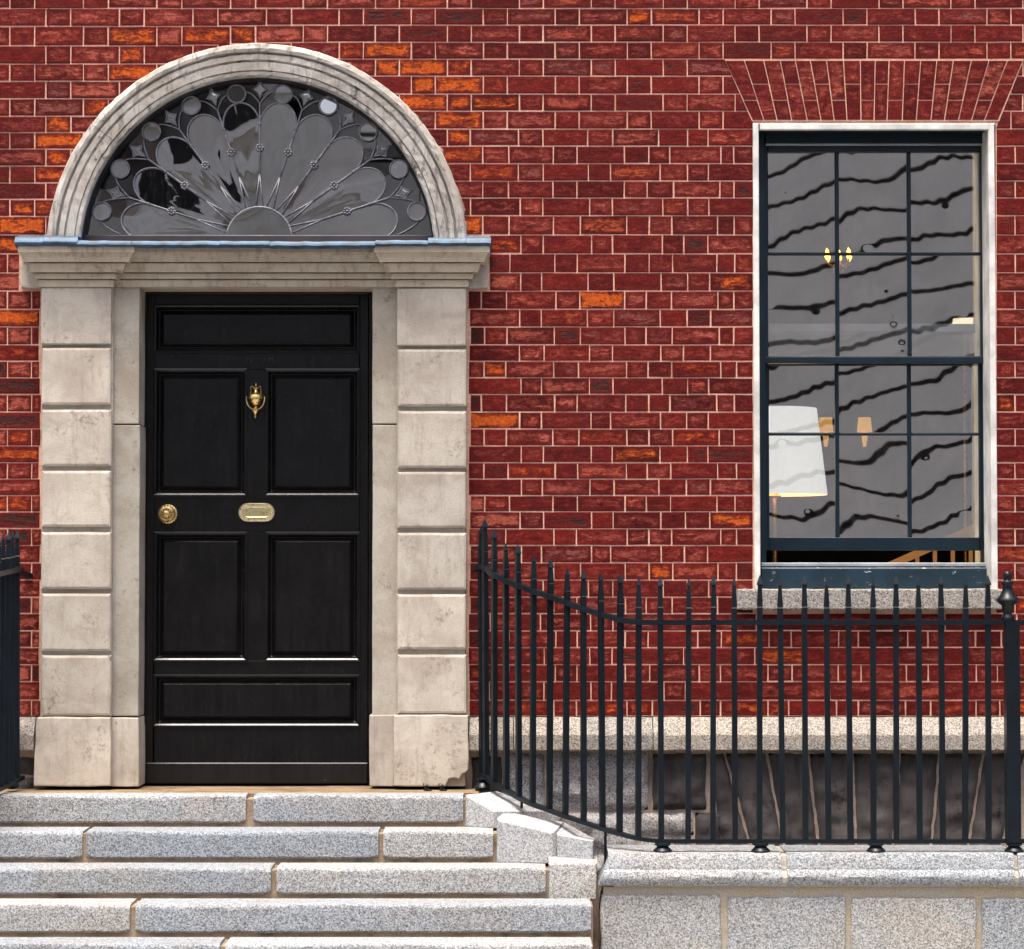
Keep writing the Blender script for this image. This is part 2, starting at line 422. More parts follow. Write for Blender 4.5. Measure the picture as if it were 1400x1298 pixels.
for zb_ in (4.6, 7.15, 10.7):
    mb = MB(); mb.box(-30, .38, -29.999, -29.72, zb_, zb_ + .32); mb.box(-30, .38, -29.999, -29.84, zb_ - .16, zb_ - .001); mb.build('band', M_TRIMW, old)
M_BRN = m_plain('brown_brick_pier', (.30, .25, .20), .9, scale=3, var=.3)
for xa, xb in ((-4.35, -3.95), (-7.6, -6.9), (-11.4, -10.8)):
    mb = MB(); mb.box(xa, xb, -29.998, -29.87, 0, 4.4); mb.build('pier', M_BRN, old)
    mb = MB(); mb.box(xa, xb, -29.998, -29.87, 7.48, 10.5); mb.build('pier', M_BRN, old)
tag(old, 'stucco house with pale window surrounds across the street', 'building')

# ================================================================== THE HOUSE
house = empty('townhouse', (0, 0, 0))
tag(house, 'red brick Georgian townhouse with stone doorcase, fanlight and sash window', 'house')

# ---- course lines measured at the middle of the wall, and how far they drop at its left end
CY = [-34.0, -11.6, 11.4, 34.2, 57.6, 80.7, 103.9, 128.5, 151.9, 176.3, 199.7, 223.7, 247.5, 270.6, 294.9, 321.1, 347.0, 372.9, 397.9, 422.8, 446.9, 471.5, 494.0, 516.5, 539.3,
      563.4, 586.5, 609.6, 632.7, 654.9, 677.7, 699.7, 722.9, 745.8, 769.4, 793.1, 816.5, 839.0, 862.6, 885.4, 908.8, 932.1, 957.4, 979.5]
for k in range(13): CY.insert(0, CY[0] - 23.0)
R0 = CY.index(11.4)                      # course 0 starts here
LDY = {0: 0, 1: 1.8, 2: 4.9, 3: 6.8, 4: 7.1, 5: 6.5, 6: 6.8, 7: 4.7, 8: 4.0, 9: 3.3, 10: 2.5, 11: 2.0, 12: 1.0}
def course_y(i, px):
    r = i - R0
    t = min(1.0, max(0.0, (430 - px) / 200.0))
    d = LDY.get(r, 0.0 if r > 0 else 0.5)
    return CY[i] + d * t * t * (3 - 2 * t)
def series(a, b, start, p, sw):
    """Flemish course: stretchers of width sw starting at start + k*p, headers between"""
    out = []; k = math.floor((a - start) / p) - 1
    while True:
        s0 = start + k * p
        for q0, q1 in ((s0, s0 + sw), (s0 + sw, s0 + p)):
            c0, c1 = max(q0, a), min(q1, b)
            if c1 - c0 > 7: out.append((c0, c1))
        if s0 > b: break
        k += 1
    return out
def spans(js): return [(js[i], js[i + 1]) for i in range(len(js) - 1)]
XL, XR = -420, 1900
JA = [640, 660, 694, 758.6, 791, 855.7, 885.6, 918.3, 982.7, 1004.5, 1030]
JB = [640, 710, 741.7, 806, 837, 903.5, 937.4, 969.7, 1030]
JA2 = [640, 660, 694, 758.6, 791, 857, 889, 957, 987, 1049, 1081, 1146, 1176, 1240, 1270, 1334, 1366, 1432]
JB2 = [640, 672, 710, 741.7, 806, 837, 905, 937, 1003, 1035, 1101, 1133, 1197, 1228, 1291, 1323, 1388, 1420]
def course_spans(i):
    r = i - R0; A = (r % 2 == 0); yc = .5 * (CY[i] + CY[i + 1]); out = []
    so_ = 693.5 if A else 742.7
    if yc < 325:
        jb = so_ - 98.4 * (3 if A else 4)
        out += series(jb, XR if yc < 165 else (660 if A else 643), so_, 98.4, 65.6)
        out += series(XL, jb, jb, 100.6, 66.5)
    else:
        out += series(XL, 57, (-55 if A else -11), 98, 65 if A else 66)
    if yc >= 165:
        if yc < 838:
            js = JA if A else JB
            if yc < 325: js = js[1:] if A else [643] + js[1:]
            jit = [RND.uniform(-3, 3) for _ in js]; jit[0] = jit[-1] = 0
            out += spans([a + b for a, b in zip(js, jit)])
            out += series(1362, XR, 1388 if A else 1362 - 6, 97, 65)
        else:
            js = JA2 if A else JB2
            out += spans([a + RND.uniform(-3, 3) * (0 < k_ < len(js) - 1) for k_, a in enumerate(js)])
            out += series(js[-1], XR, js[-1] + (0 if A else 0), 96, 65)
    return out

ORANGE = [(874, 23, 1.0), (818, 411, 1.25), (675, 505, 1.05), (672, 575, 1.15), (900, 782, 1.0), (1022, 385, .8), (872, 622, .8), (1012, 713, .85), (651, 309, 1.2), (655, 336, .6),
          (487, 66, .8), (522, 90, 1.1), (580, 90, 1.1), (630, 90, .75), (567, 116, 1.05), (626, 116, 1.0), (675, 117, .7), (594, 145, 1.1), (635, 140, .8), (680, 140, .7), (600, 167, .95), (617, 190, .9),
          (617, 212, .75), (670, 235, .65), (520, 65, 1.05), (172, 50, .9), (303, 47, .85), (335, 45, .9), (195, 76, .95), (163, 97, 1.0), (125, 145, .9), (89, 170, 1.05), (84, 191, 1.05), (70, 213, .95), (60, 237, .95),
          (17, 287, .9), (47, 287, .9), (27, 309, 1.2), (14, 333, .9), (50, 430, 1.1), (20, 478, .5), (25, 610, .8), (10, 690, .9), (1020, 875, .7), (1075, 895, .95), (1170, 858, .7), (1016, 970, .7), (1062, 968, .8), (1392, 965, .9),
          (1385, 550, .85), (960, 590, .6), (725, 970, .65), (790, 965, .6), (885, 970, .75), (985, 965, .8), (1390, 270, .55), (945, 500, .55), (100, 262, .5), (1388, 835, .7), (700, 640, .5)]
SALMON = [(220, 49, .9), (262, 49, .95), (140, 75, .7), (65, 99, .75), (122, 99, .85), (112, 123, .9), (60, 123, .4), (420, 10, .8), (345, 20, .7), (240, 12, .7), (150, 12, .7), (395, 47, .85), (440, 47, .9), (490, 10, .7), (530, 45, .5),
          (615, 65, .7), (575, 65, .55), (660, 65, .4), (697, 397, .8), (683, 446, .8), (665, 430, .8), (730, 482, .85), (960, 502, .9), (695, 605, .7), (735, 600, .7), (775, 605, .6), (650, 700, 1.0), (655, 735, .8), (980, 460, .6),
          (870, 735, .7), (905, 755, .6), (960, 760, .7), (990, 735, .7), (905, 340, .4), (1010, 345, .7), (950, 380, .5), (700, 290, .45), (775, 550, .7), (1385, 330, .6), (25, 400, .85), (30, 452, .9), (25, 500, .8), (28, 545, .9), (25, 595, .8),
          (20, 640, .8), (30, 660, .7), (35, 755, .7), (35, 800, .8), (38, 850, .8), (38, 900, .8), (38, 945, .7), (12, 430, .8), (8, 474, .7)]
DARKB = [(820, 527, .9), (675, 648, .7), (920, 527, .5), (30, 525, .8), (30, 570, .8), (38, 718, .9), (650, 550, .9), (650, 460, .9), (925, 970, .8), (645, 410, .7), (650, 840, .8), (655, 870, .8), (648, 380, .6)]
C_OR, C_SA, C_DK, C_PK = (.47, .085, .014), (.33, .078, .052), (.035, .020, .018), (.25, .054, .038)
def wear_of(px, py, x0, x1):
    for lst, c in ((ORANGE, C_OR), (SALMON, C_SA), (DARKB, C_DK)):
        for a, b, k in lst:
            if x0 - 1 < a < x1 + 1 and abs(b - py) < 12.5: return c + (min(k, 1.25) * (.64 if c is C_OR else .72),)
    q = RND.random()
    if px < 57 and py > 325: return C_SA + (RND.uniform(.45, .85),) if q < .7 else C_DK + (.6,)
    if q < .60: c = RND.choice([C_PK, C_PK, (.30, .058, .036), (.19, .055, .045)]); return c + (RND.uniform(.40, .60),)
    if q < .63: return (.30, .055, .022) + (RND.uniform(.4, .6),)
    if q < .70: return C_DK + (RND.uniform(.4, .55),)
    return C_PK + (RND.uniform(.1, .4),)

ARC_X, ARC_Z, ARC_R = WX(351, 345, -.05), WZ(345, -.05), 287 * S(-.05)
def brick_mesh(mb, poly, rect, wear):
    tone = RND.random(); yf = RND.uniform(-.0022, .0016); o = len(mb.v)
    prism(mb, poly, yf, .05, .0028)
    x0, x1, z0, z1 = rect; cx, cz = (x0 + x1) / 2, (z0 + z1) / 2
    vs_ = mb.v[o:]
    mb.a.setdefault('bloc', ('FLOAT_VECTOR', []))[1].extend([(p[0] - cx, p[2] - cz, 0.0) for p in vs_])
    mb.attr('bhalf', 'FLOAT_VECTOR', ((x1 - x0) / 2, (z1 - z0) / 2, tone), o); mb.attr('wear', 'FLOAT_COLOR', wear, o)

bricks = []          # (area as seen, polygon, rectangle, wear, pixel centre)
J = .0030            # half of a joint
ARCHL = [W(991.5, 81.5, 0), W(1029, 165.5, 0)]; ARCHR = [W(1399.5, 81.5, 0), W(1365, 165.5, 0)]
for i in range(len(CY) - 1):
    for a, b in course_spans(i):
        pc = .5 * (a + b); y0, y1 = course_y(i, pc), course_y(i + 1, pc); yc = .5 * (y0 + y1)
        x0, x1, z1, z0 = WX(a, yc) + J, WX(b, yc) - J, WZ(y0) - J, WZ(y1) + J
        jt = lambda q: q + RND.uniform(-.0011, .0011)
        rect = (x0, x1, z0, z1)
        if 81 < yc < 166:                      # the flat arch over the window
            k = (yc - 81.5) / 84.0; l = 991.5 + 37.5 * k; r_ = 1399.5 - 34.5 * k
            if a > l and b < r_: continue
        if 166 <= yc < 836 and a > 1025 and b < 1366: continue
        if a > 1002 and b < 1376 and 804 < yc < 836: continue
        poly = [(jt(x0), jt(z0)), (jt(x1), jt(z0)), (jt(x1), jt(z1)), (jt(x0), jt(z1))]
        if 81 < yc < 166 and b > 985:
            L0, L1 = ARCHL if pc < 1190 else ARCHR
            d = Vector((L1.x - L0.x, L1.z - L0.z)).normalized(); n = Vector((d.y, -d.x))
            n = n if (n.x < 0) == (pc < 1190) else -n
            poly = clip(poly, n.x, n.y, n.x * L0.x + n.y * L0.z + .003)
        if yc < 345 and -50 < pc < 720:
            cx, cz = (x0 + x1) / 2, (z0 + z1) / 2
            best = min(((px_, pz_) for px_ in (x0, x1, cx) for pz_ in (z0, z1)), key=lambda q: math.hypot(q[0] - ARC_X, q[1] - ARC_Z))
            u = Vector((cx - ARC_X, cz - ARC_Z))
            far = max(math.hypot(px_ - ARC_X, pz_ - ARC_Z) for px_ in (x0, x1) for pz_ in (z0, z1))
            if far < ARC_R + .004: continue
            if math.hypot(best[0] - ARC_X, best[1] - ARC_Z) < ARC_R + .03:
                # cut along the tangent nearest the part of the brick outside the arch
                out_ = [p for p in [(x0 + (x1 - x0) * t / 8, z0 + (z1 - z0) * q / 4) for t in range(9) for q in range(5)] if math.hypot(p[0] - ARC_X, p[1] - ARC_Z) > ARC_R]
                if not out_: continue
                mx_ = sum(p[0] for p in out_) / len(out_); mz_ = sum(p[1] for p in out_) / len(out_)
                u = Vector((mx_ - ARC_X, mz_ - ARC_Z)).normalized()
                poly = clip(poly, u.x, u.y, u.x * ARC_X + u.y * ARC_Z + ARC_R + RND.uniform(-.004, .012))
        if 318 < yc < 396:                      # beside the cornice ends
            if a < 57 and b > 27: poly = clip(poly, -1, 0, -WX(27, yc) + .004)
            if a < 668 and b > 635: poly = clip(poly, 1, 0, WX(669, yc) + .003)
        elif yc >= 396:
            if a < 57 < b + 4: poly = clip(poly, -1, 0, -WX(56, yc) + RND.uniform(0, .012))
            if a < 641: poly = clip(poly, 1, 0, WX(641, yc) + RND.uniform(0, .010)) if a > 600 else poly
        if len(poly) < 3 or area(poly) < .0002: continue
        vis = area(poly)
        if not (-10 < pc < 1410 and -8 < yc < 985): vis *= .01
        elif yc > 800 and pc > 650: vis *= .6
        bricks.append((vis, poly, rect, wear_of(pc, yc, a, b), (pc, yc)))

# backing mortar with openings
def backing():
    mb = MB(); Y = .0035
    def q(x0, x1, y0, y1): mb.add([W(x0, y1, Y), W(x1, y1, Y), W(x1, y0, Y), W(x0, y0, Y)], [(0, 1, 2, 3)])
    top, bot = CY[0], 979.5
    pts = list(range(66, 638, 11)) + [637]
    L = 60; 
    q(XL, 66, top, 330); q(XL, 58, 330, bot)
    for a, b in zip(pts[:-1], pts[1:]):
        def ay(x):
            X = WX(x, 200, Y) - ARC_X; k = max(0, (ARC_R - .02) ** 2 - X * X); Z = ARC_Z + math.sqrt(k); return YH - (Z - ZC) / S(Y) * 1.0
        mb.add([(WX(a, 200, Y), Y, ARC_Z + math.sqrt(max(0, (ARC_R - .02) ** 2 - (WX(a, 200, Y) - ARC_X) ** 2))), (WX(b, 200, Y), Y, ARC_Z + math.sqrt(max(0, (ARC_R - .02) ** 2 - (WX(b, 200, Y) - ARC_X) ** 2))),
                (WX(b, 200, Y), Y, WZ(top, Y)), (WX(a, 200, Y), Y, WZ(top, Y))], [(0, 1, 2, 3)])
    q(637, 1032, top, bot); q(1032, 1361, top, 171); q(1032, 1361, 822, bot); q(1361, XR, top, bot)
    return mb
wall = backing().build('wall', M_MORTAR, house)
wall['label'] = 'dark red tuck-pointed brick wall in Flemish bond'
bricks.sort(key=lambda t: -t[0])
rest = MB()
for k, (vis, poly, rect, wear, pc) in enumerate(bricks):
    if k < 300:
        mb = MB(); brick_mesh(mb, poly, rect, wear)
        mb.build('brick', M_BRICK, wall, ((rect[0] + rect[1]) / 2, 0, rect[2]))
    else: brick_mesh(rest, poly, rect, wear)
o = rest.build('brick_infill', M_BRICK, wall); o['kind'] = 'stuff'

# ---- flat arch of rubbed bricks over the window
TX = [35, 122, 208, 282, 348, 415, 487, 562, 637, 703, 765, 833, 905, 977, 1050, 1130, 1208, 1290, 1360]
BX = [160, 210, 268, 333, 402, 463, 521, 578, 640, 698, 755, 823, 885, 950, 1010, 1072, 1130, 1187, 1248]
mb = MB(); prism(mb, QUAD([(1028, 166), (1366, 166), (1400, 81.5), (991, 81.5)], -.001), -.001, .045); farch = mb.build('window_arch', M_MORTAR, house)
for k in range(18):
    t0, t1, b0, b1 = [980 + q / 3.245 for q in (TX[k], TX[k + 1], BX[k], BX[k + 1])]
    cuts = [82.5, 137.0 if k % 2 == 0 else 115.0, 164.5]
    for c0, c1 in zip(cuts[:-1], cuts[1:]):
        g = .75
        def ex(y, l): f_ = (y - 81.5) / 84.0; return (t0 + (b0 - t0) * f_ + g) if l else (t1 + (b1 - t1) * f_ - g)
        poly = QUAD([(ex(c1, 1), c1 - g), (ex(c1, 0), c1 - g), (ex(c0, 0), c0 + g), (ex(c0, 1), c0 + g)], -.004)
        mb = MB(); o_ = prism(mb, poly, -.0045 + RND.uniform(-.001, .001), .03, .002)
        xs = [p[0] for p in poly]; zs = [p[1] for p in poly]; cx, cz = sum(xs) / 4, sum(zs) / 4
        mb.a['bloc'] = ('FLOAT_VECTOR', [(p[0] - cx, p[2] - cz, 0) for p in mb.v])
        mb.attr('bhalf', 'FLOAT_VECTOR', ((max(xs) - min(xs)) / 2, (max(zs) - min(zs)) / 2, RND.uniform(.1, 1)), 0)
        mb.attr('wear', 'FLOAT_COLOR', RND.choice([C_SA, C_PK, C_PK]) + (RND.uniform(.2, .55),), 0)
        mb.build('brick', M_BRICK, farch, (cx, 0, min(zs)))

# ---- string course and basement wall
sc_ = empty('string_course', (0, -.06, WZ(1028)), house)
def moulded(name, x0, x1, prof, mat, parent, endjit=0.0, smooth=False, label=None, nseg=1, amp=0.0):
    """prof: (y, z) from bottom front round to the top; extruded along x"""
    mb = MB(); rings = []
    for k in range(nseg + 1):
        x = x0 + (x1 - x0) * k / nseg
        rings.append([(x, y + RND.uniform(-amp, amp), z + RND.uniform(-amp, amp)) for y, z in prof])
    n = len(prof)
    mb.rings(rings)
    mb.f = [tuple(reversed(f)) for f in mb.f]
    return mb.build(name, mat, parent, ((x0 + x1) / 2, prof[0][0], prof[0][1]), smooth, label)
def str_prof():
    zt, zm, zb = WZ(981, -.02), WZ(1003, -.07), WZ(1027, -.07)
    return [(-.064, zb), (-.07, zb + .006), (-.07, zm - .008), (-.066, zm), (-.02, zt), (.06, zt), (.06, zb)]
sjoint = [641, 702, 798, 893, 1036, 1131, 1259.5, 1388, 1530, 1700, XR]
for a, b in zip(sjoint[:-1], sjoint[1:]):
    moulded('course_stone', WX(a, 1005, -.07) + .002, WX(b, 1005, -.07) - .002, str_prof(), M_GRAN3, sc_, nseg=10, amp=.0018)
moulded('course_stone', WX(XL, 1005, -.07), WX(46, 1005, -.07), str_prof(), M_GRAN3, sc_, nseg=16, amp=.0018)
bw = empty('basement_wall', (3, .03, -1.2), house)
mb = MB(); mb.box(WX(XL, 1100), WX(60, 1100), .03, .3, -1.6, WZ(1022)); mb.box(WX(636, 1100), WX(XR, 1100), .03, .3, -1.6, WZ(1022)); mb.build('joint_mortar', m_mortar('pale_basement_joint', (.50, .42, .34), (.36, .28, .22), (.10, .08, .07), .7), bw)
tj = [991, 1049, 1106, 1166.5, 1231.5, 1286, 1346, 1404]; bj = [1032, 1076, 1122.5, 1172, 1221, 1272.5, 1322, 1366]
from mathutils import noise as mn
def rock(x0, y0, x1, y1, m, quad=None):
    P = RECT(x0, y0, x1, y1, 0) if not quad else [(p.x, p.z) for p in quad]; f_ = .75 if quad else 1.0; P0 = P; ax, bx_, az, bz = P[0][0], P[1][0], P[0][1], P[2][1]; nx_, nz_ = max(6, int((bx_ - ax) / .018)), max(5, int((bz - az) / .018)); mb = MB(); sd = RND.uniform(0, 99)
    for j in range(nz_ + 1):
        for i in range(nx_ + 1):
            u, v = i / nx_, j / nz_; x, z = ax + (bx_ - ax) * u, az + (bz - az) * v
            x = (P0[0][0] * (1 - u) + P0[1][0] * u) * (1 - v) + (P0[3][0] * (1 - u) + P0[2][0] * u) * v
            e = min(u * (bx_ - ax), (1 - u) * (bx_ - ax), v * (bz - az), (1 - v) * (bz - az))
            q = (mn.noise(Vector((x * 9, z * 14, sd))) * .022 + mn.noise(Vector((x * 26, z * 34, sd))) * .011) * f_
            k_ = min(1, e / .025); jx = mn.noise(Vector((z * 20, sd, 3))) * .006; jz = mn.noise(Vector((x * 20, sd, 7))) * .006
            mb.v.append((x + jx, .03 - (.022 + q) * k_ ** .6, z + jz))
    n_ = nx_ + 1
    mb.f = [(j * n_ + i, j * n_ + i + 1, (j + 1) * n_ + i + 1, (j + 1) * n_ + i) for j in range(nz_) for i in range(nx_)]
    mb.build('voussoir' if quad else 'rubble_stone', m, bw, ((ax + bx_) / 2, 0, az), 50)
tj = [968] + tj; bj = [988] + bj
for k in range(8):
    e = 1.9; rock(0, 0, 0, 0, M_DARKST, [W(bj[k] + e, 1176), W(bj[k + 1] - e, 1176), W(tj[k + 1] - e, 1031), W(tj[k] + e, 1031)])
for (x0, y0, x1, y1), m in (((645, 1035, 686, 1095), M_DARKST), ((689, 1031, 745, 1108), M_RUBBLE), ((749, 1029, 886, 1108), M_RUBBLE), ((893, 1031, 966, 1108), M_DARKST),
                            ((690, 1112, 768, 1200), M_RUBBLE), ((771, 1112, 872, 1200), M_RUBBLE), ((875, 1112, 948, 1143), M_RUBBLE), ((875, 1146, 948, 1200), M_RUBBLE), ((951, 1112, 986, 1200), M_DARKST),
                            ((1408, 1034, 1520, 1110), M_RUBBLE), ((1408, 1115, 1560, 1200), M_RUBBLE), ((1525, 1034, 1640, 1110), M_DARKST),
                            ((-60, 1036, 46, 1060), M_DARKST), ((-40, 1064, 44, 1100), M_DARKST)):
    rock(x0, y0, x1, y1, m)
bw['label'] = 'dark rough stone basement wall behind the railing'

# ---- stone doorcase
ds = empty('door_surround', (WX(350, 1070), -.08, WZ(1072, -.08)), house)
ds['label'] = 'pale stone doorcase of banded blocks with moulded cornice and arch'
YP = -.08
lys = [(393, 471), (475.5, 554), (560, 638), (643.5, 721), (727.5, 806), (811.5, 891), (896, 979.5)]
rys = [(394, 473), (477.5, 556), (562, 640.5), (645, 722.5), (728.5, 807), (812.5, 888.5), (895, 976)]
for side, ys in ((0, lys), (1, rys)):
    for k, (a, b) in enumerate(ys):
        x0, x1 = ((56, 152) if side == 0 else (543, 638))
        pl = rough(RECT(x0 + RND.uniform(-.5, .5), a, x1 + RND.uniform(-.5, .5), b, YP), .05, .0012)
        slab('banded_block', pl, YP, .05, .012 if k else .006, M_LIME, ds, True)
    x0, x1 = ((50, 152) if side == 0 else (543, 640))
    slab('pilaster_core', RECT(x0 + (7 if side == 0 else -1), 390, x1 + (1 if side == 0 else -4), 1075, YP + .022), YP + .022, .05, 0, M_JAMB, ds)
    if side == 0: pl = QUAD([(45, 1076), (152, 1076), (152, 980.5), (49, 980.5)], YP - .012)
    else: pl = QUAD([(537.5, 1076), (609, 1076), (613, 1067), (621, 1064), (628, 1067), (632, 1059), (637, 1058.5), (641, 1054), (641, 977.5), (537.5, 977.5)], YP - .012)
    slab('base_block', rough(pl, .05, .003), YP - .012, .06, .006, M_LIME, ds, True)
    # inner jambs
    YJ = -.035
    for (a, b) in ((388, 580), (581, 979.5)):
        x0, x1 = ((150, 190.5) if side == 0 else (509, 545))
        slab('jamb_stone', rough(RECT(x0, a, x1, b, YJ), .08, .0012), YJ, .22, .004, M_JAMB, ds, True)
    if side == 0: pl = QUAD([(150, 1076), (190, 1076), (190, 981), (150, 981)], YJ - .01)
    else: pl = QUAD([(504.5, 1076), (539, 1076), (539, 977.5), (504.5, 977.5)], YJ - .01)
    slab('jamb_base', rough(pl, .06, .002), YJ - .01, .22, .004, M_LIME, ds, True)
# cornice: rings of rising projection
PROF = [(393, 0), (392, 2.5), (383, 3.2), (382.8, 0), (381.6, 0), (381.3, 8), (374.2, 9), (374, 5), (372.8, 5), (372.4, 15), (364, 18), (360.2, 19), (360, 14), (358.8, 14), (358.4, 24), (352, 26), (348, 29), (345.5, 30), (345, 31.5), (336, 31.5)]
def capital(x0, x1, y, mat, name):
    mb = MB(); rings = []
    for py, p in PROF:
        e = p * S(y); z = WZ(py, y - e)
        X0, X1 = WX(x0, py, y - e) - e, WX(x1, py, y - e) + e
        rings.append([(X0, y - e, z), (X1, y - e, z), (X1, .05, z), (X0, .05, z)])
    mb.rings(rings); return mb.build(name, mat, ds, (WX((x0 + x1) / 2, 390), y, WZ(393)))
capital(56, 152, YP, M_CORN, 'capital'); capital(543, 638, YP, M_CORN, 'capital')
mb = MB(); rings = []
for py, p in PROF:
    e = p * S(0) * .95; z = WZ(py, -.04 - e); rings.append([(WX(150, 350), -.042 - e, z), (WX(545, 350), -.042 - e, z), (WX(545, 350), .22, z), (WX(150, 350), .22, z)])
mb.rings(rings); mb.build('lintel', M_CORN, ds, (WX(350, 390), -.04, WZ(393)))
slab('cornice_return', rough(RECT(27.5, 345, 60, 394, -.02), .03, .004), -.02, .05, .006, M_LIME, ds, True)
slab('cornice_return', rough(RECT(634, 345, 668, 395, -.02), .03, .004), -.02, .05, .006, M_LIME, ds, True)
# archivolt in five stones
AP = [(289, .03), (289, -.050), (287, -.066), (281, -.073), (277, -.070), (275.2, -.050), (273.6, -.048), (273, -.064), (266, -.062), (264.4, -.050), (262.8, -.048), (262.2, -.061), (252, -.057), (250.6, -.046), (249.8, -.055), (245.5, -.052), (243.5, -.044), (243.5, .0)]
def arch_stone(a0, a1, n=18):
    mb = MB(); rings = []
    for k in range(n + 1):
        a = a0 + (a1 - a0) * k / n; ring = []
        for q, (r, y) in enumerate(AP):
            rr = r * S(-.05) + (RND.uniform(-.0018, .0018) if 0 < q < len(AP) - 1 else RND.uniform(-.003, .003) * (q == 0)); yy = y + RND.uniform(-.0016, .0016)
            ring.append((ARC_X + rr * math.cos(a), yy, ARC_Z + rr * math.sin(a)))
        rings.append(ring)
    mb.rings(rings)
    return mb.build('arch_stone', M_ARCH, ds, (ARC_X, 0, ARC_Z))
a_s = rad(3.2)
for k in range(5):
    t0 = a_s + (math.pi - 2 * a_s) * k / 5; t1 = a_s + (math.pi - 2 * a_s) * (k + 1) / 5
    arch_stone(t0 + .0008, t1 - .0008)
# rough mortar fillet between arch and bricks
mb = MB(); rings = []
for k in range(91):
    a = rad(2) + (math.pi - rad(4)) * k / 90
    j = RND.uniform(0, 1) ** 2
    r1 = ARC_R - .004; r2 = ARC_R + .006 + .020 * j
    rings.append([(ARC_X + r * math.cos(a), y, ARC_Z + r * math.sin(a)) for r, y in ((r2, .012), (r2 - .004, -.004), (r1, -.012), (r1, .02))])
mb.rings(rings); mb.build('mortar_fillet', M_RENDER, ds, (ARC_X, 0, ARC_Z))
# lead flashing
lead = empty('lead_flashing', (WX(346, 330), -.19, WZ(338, -.19)), ds)
YL = YP - 31 * S(0) - .012
def lead_piece(x0, x1, ytop, ybot, dy=0.0):
    mb = MB(); rings = []; n = max(4, int((x1 - x0) / 9))
    for k in range(n + 1):
        px = x0 + (x1 - x0) * k / n; jz = RND.uniform(-.0015, .0015)
        zb, zt = WZ(ybot, YL) + jz, WZ(ytop, YL) + jz; X = WX(px, 330, YL); h = zt - zb
        ring = [(X, .0, zb + .001), (X, YL + .01 + dy, zb), (X, YL - .004 + dy, zb + h * .12), (X, YL - .008 + dy, zb + h * .33), (X, YL - .004 + dy, zb + h * .5), (X, YL + .004 + dy, zb + h * .58), (X, YL + .010 + dy, zt), (X, .0, zt + .008)]
        rings.append(ring)
    mb.rings(rings); mb.f = [tuple(reversed(f)) for f in mb.f]; mb.build('lead_sheet', M_LEAD, ds, (WX((x0 + x1) / 2, 330), YL, WZ(ybot, YL)), 50)
for x0, x1, t, b in ((20, 59, 322.5, 336.5), (59.5, 106, 322, 336.3), (105.5, 179, 329, 337.2), (179.5, 300, 329.3, 337.5), (300.5, 369, 329.5, 337.2), (369.5, 513, 330, 338.6), (513.5, 585, 328.5, 336.6), (585.5, 637, 325, 336.2), (637.5, 671, 323.5, 336.8)):
    lead_piece(x0, x1, t, b, RND.uniform(-.003, .003))
COL.objects.unlink(lead); bpy.data.objects.remove(lead)

# ---- fanlight
YF = .055
fan = empty('fanlight', (WX(355, 328, YF), YF, WZ(328, YF)), house)
fan['label'] = 'semicircular petal fanlight with lead bars above the door'
FX, FZ = WX(354.5, 328, YF), WZ(328, YF); fs = S(YF)
FRX, FRZ = 240 * fs, 226 * fs           # the glazed half-ellipse as the arch leaves it
def fp(r, a, y=YF): return Vector((FX + r * fs * math.cos(rad(a)), y, FZ + r * fs * math.sin(rad(a))))
def bar(name, pts, r=.0032, closed=False, mat=M_CAME):
    mb = MB(); c = sum((Vector(p) for p in pts), Vector()) / len(pts); sweep(mb, pts, circ(r, 6), (0, 1, 0), closed); mb.build(name, mat, fan, c, True)
mb = MB(); rings = []
for k in range(49):
    a = math.pi * k / 48; ring = []
    for r, y in ((254, YF + .03), (254, -.014), (245, -.014), (242.5, -.008), (241, .01), (240, YF - .006), (240, YF + .03)):
        ring.append((ARC_X + r * fs * math.cos(a) * .995, y, ARC_Z + r * fs * math.sin(a) * .995))
    rings.append(ring)
mb.rings(rings); mb.build('arched_frame', M_DARKWOOD, fan, (ARC_X, YF, ARC_Z))
slab('bottom_rail', RECT(108, 321.5, 597, 345, YF - .03), YF - .03, YF + .03, .004, m_paint('brown_rail_paint', (.035, .028, .030), .5), fan)
HUB = 45
BACK = Vector((0, .008, 0))
def pane(name, pts, dx, dz, mat, parent, ctr):
    mb = MB(); c = ctr; n = len(pts); ph = RND.uniform(0, 9); rings = []
    size = max((p - c).length for p in pts); lv = 6 if size > .1 else 2
    mb.v.append(tuple(c))
    for q in range(1, lv + 1):
        for p in pts: mb.v.append(tuple(c.lerp(p, q / lv)))
    for i in range(n):
        j = (i + 1) % n; mb.f.append((0, 1 + i, 1 + j))
        for q in range(1, lv): mb.f.append((1 + (q - 1) * n + i, 1 + q * n + i, 1 + q * n + j, 1 + (q - 1) * n + j))
    am_ = .00013 if size > .1 else 0
    for q, p in enumerate(mb.v):
        x, z = p[0] - c.x, p[2] - c.z
        mb.v[q] = (p[0], p[1] + dx * x + dz * z + am_ * (math.sin(21 * x + 13 * z + ph) + .7 * math.sin(34 * z - 17 * x + 2 * ph) + .4 * math.sin(70 * x + ph)), p[2])
    return mb.build(name, mat, parent, c, True)
def petal(k, r_in=48, grow=0.0):
    a0, a1 = 18.0 * k, 18.0 * (k + 1); am = (a0 + a1) / 2
    e = 1.3 * (1 if grow == 0 else 0)
    rj = 163 + grow
    p0 = fp(rj, a0 + .1); p1 = fp(rj, a1 - .1); c = (p0 + p1) / 2; half = (p0 - c).length
    ax = Vector((math.cos(rad(am)), 0, math.sin(rad(am)))); sd = Vector((math.cos(rad(am - 90)), 0, math.sin(rad(am - 90))))
    return [c + sd * half * math.cos(t * math.pi / 14) + ax * half * 1.22 * math.sin(t * math.pi / 14) for t in range(15)]
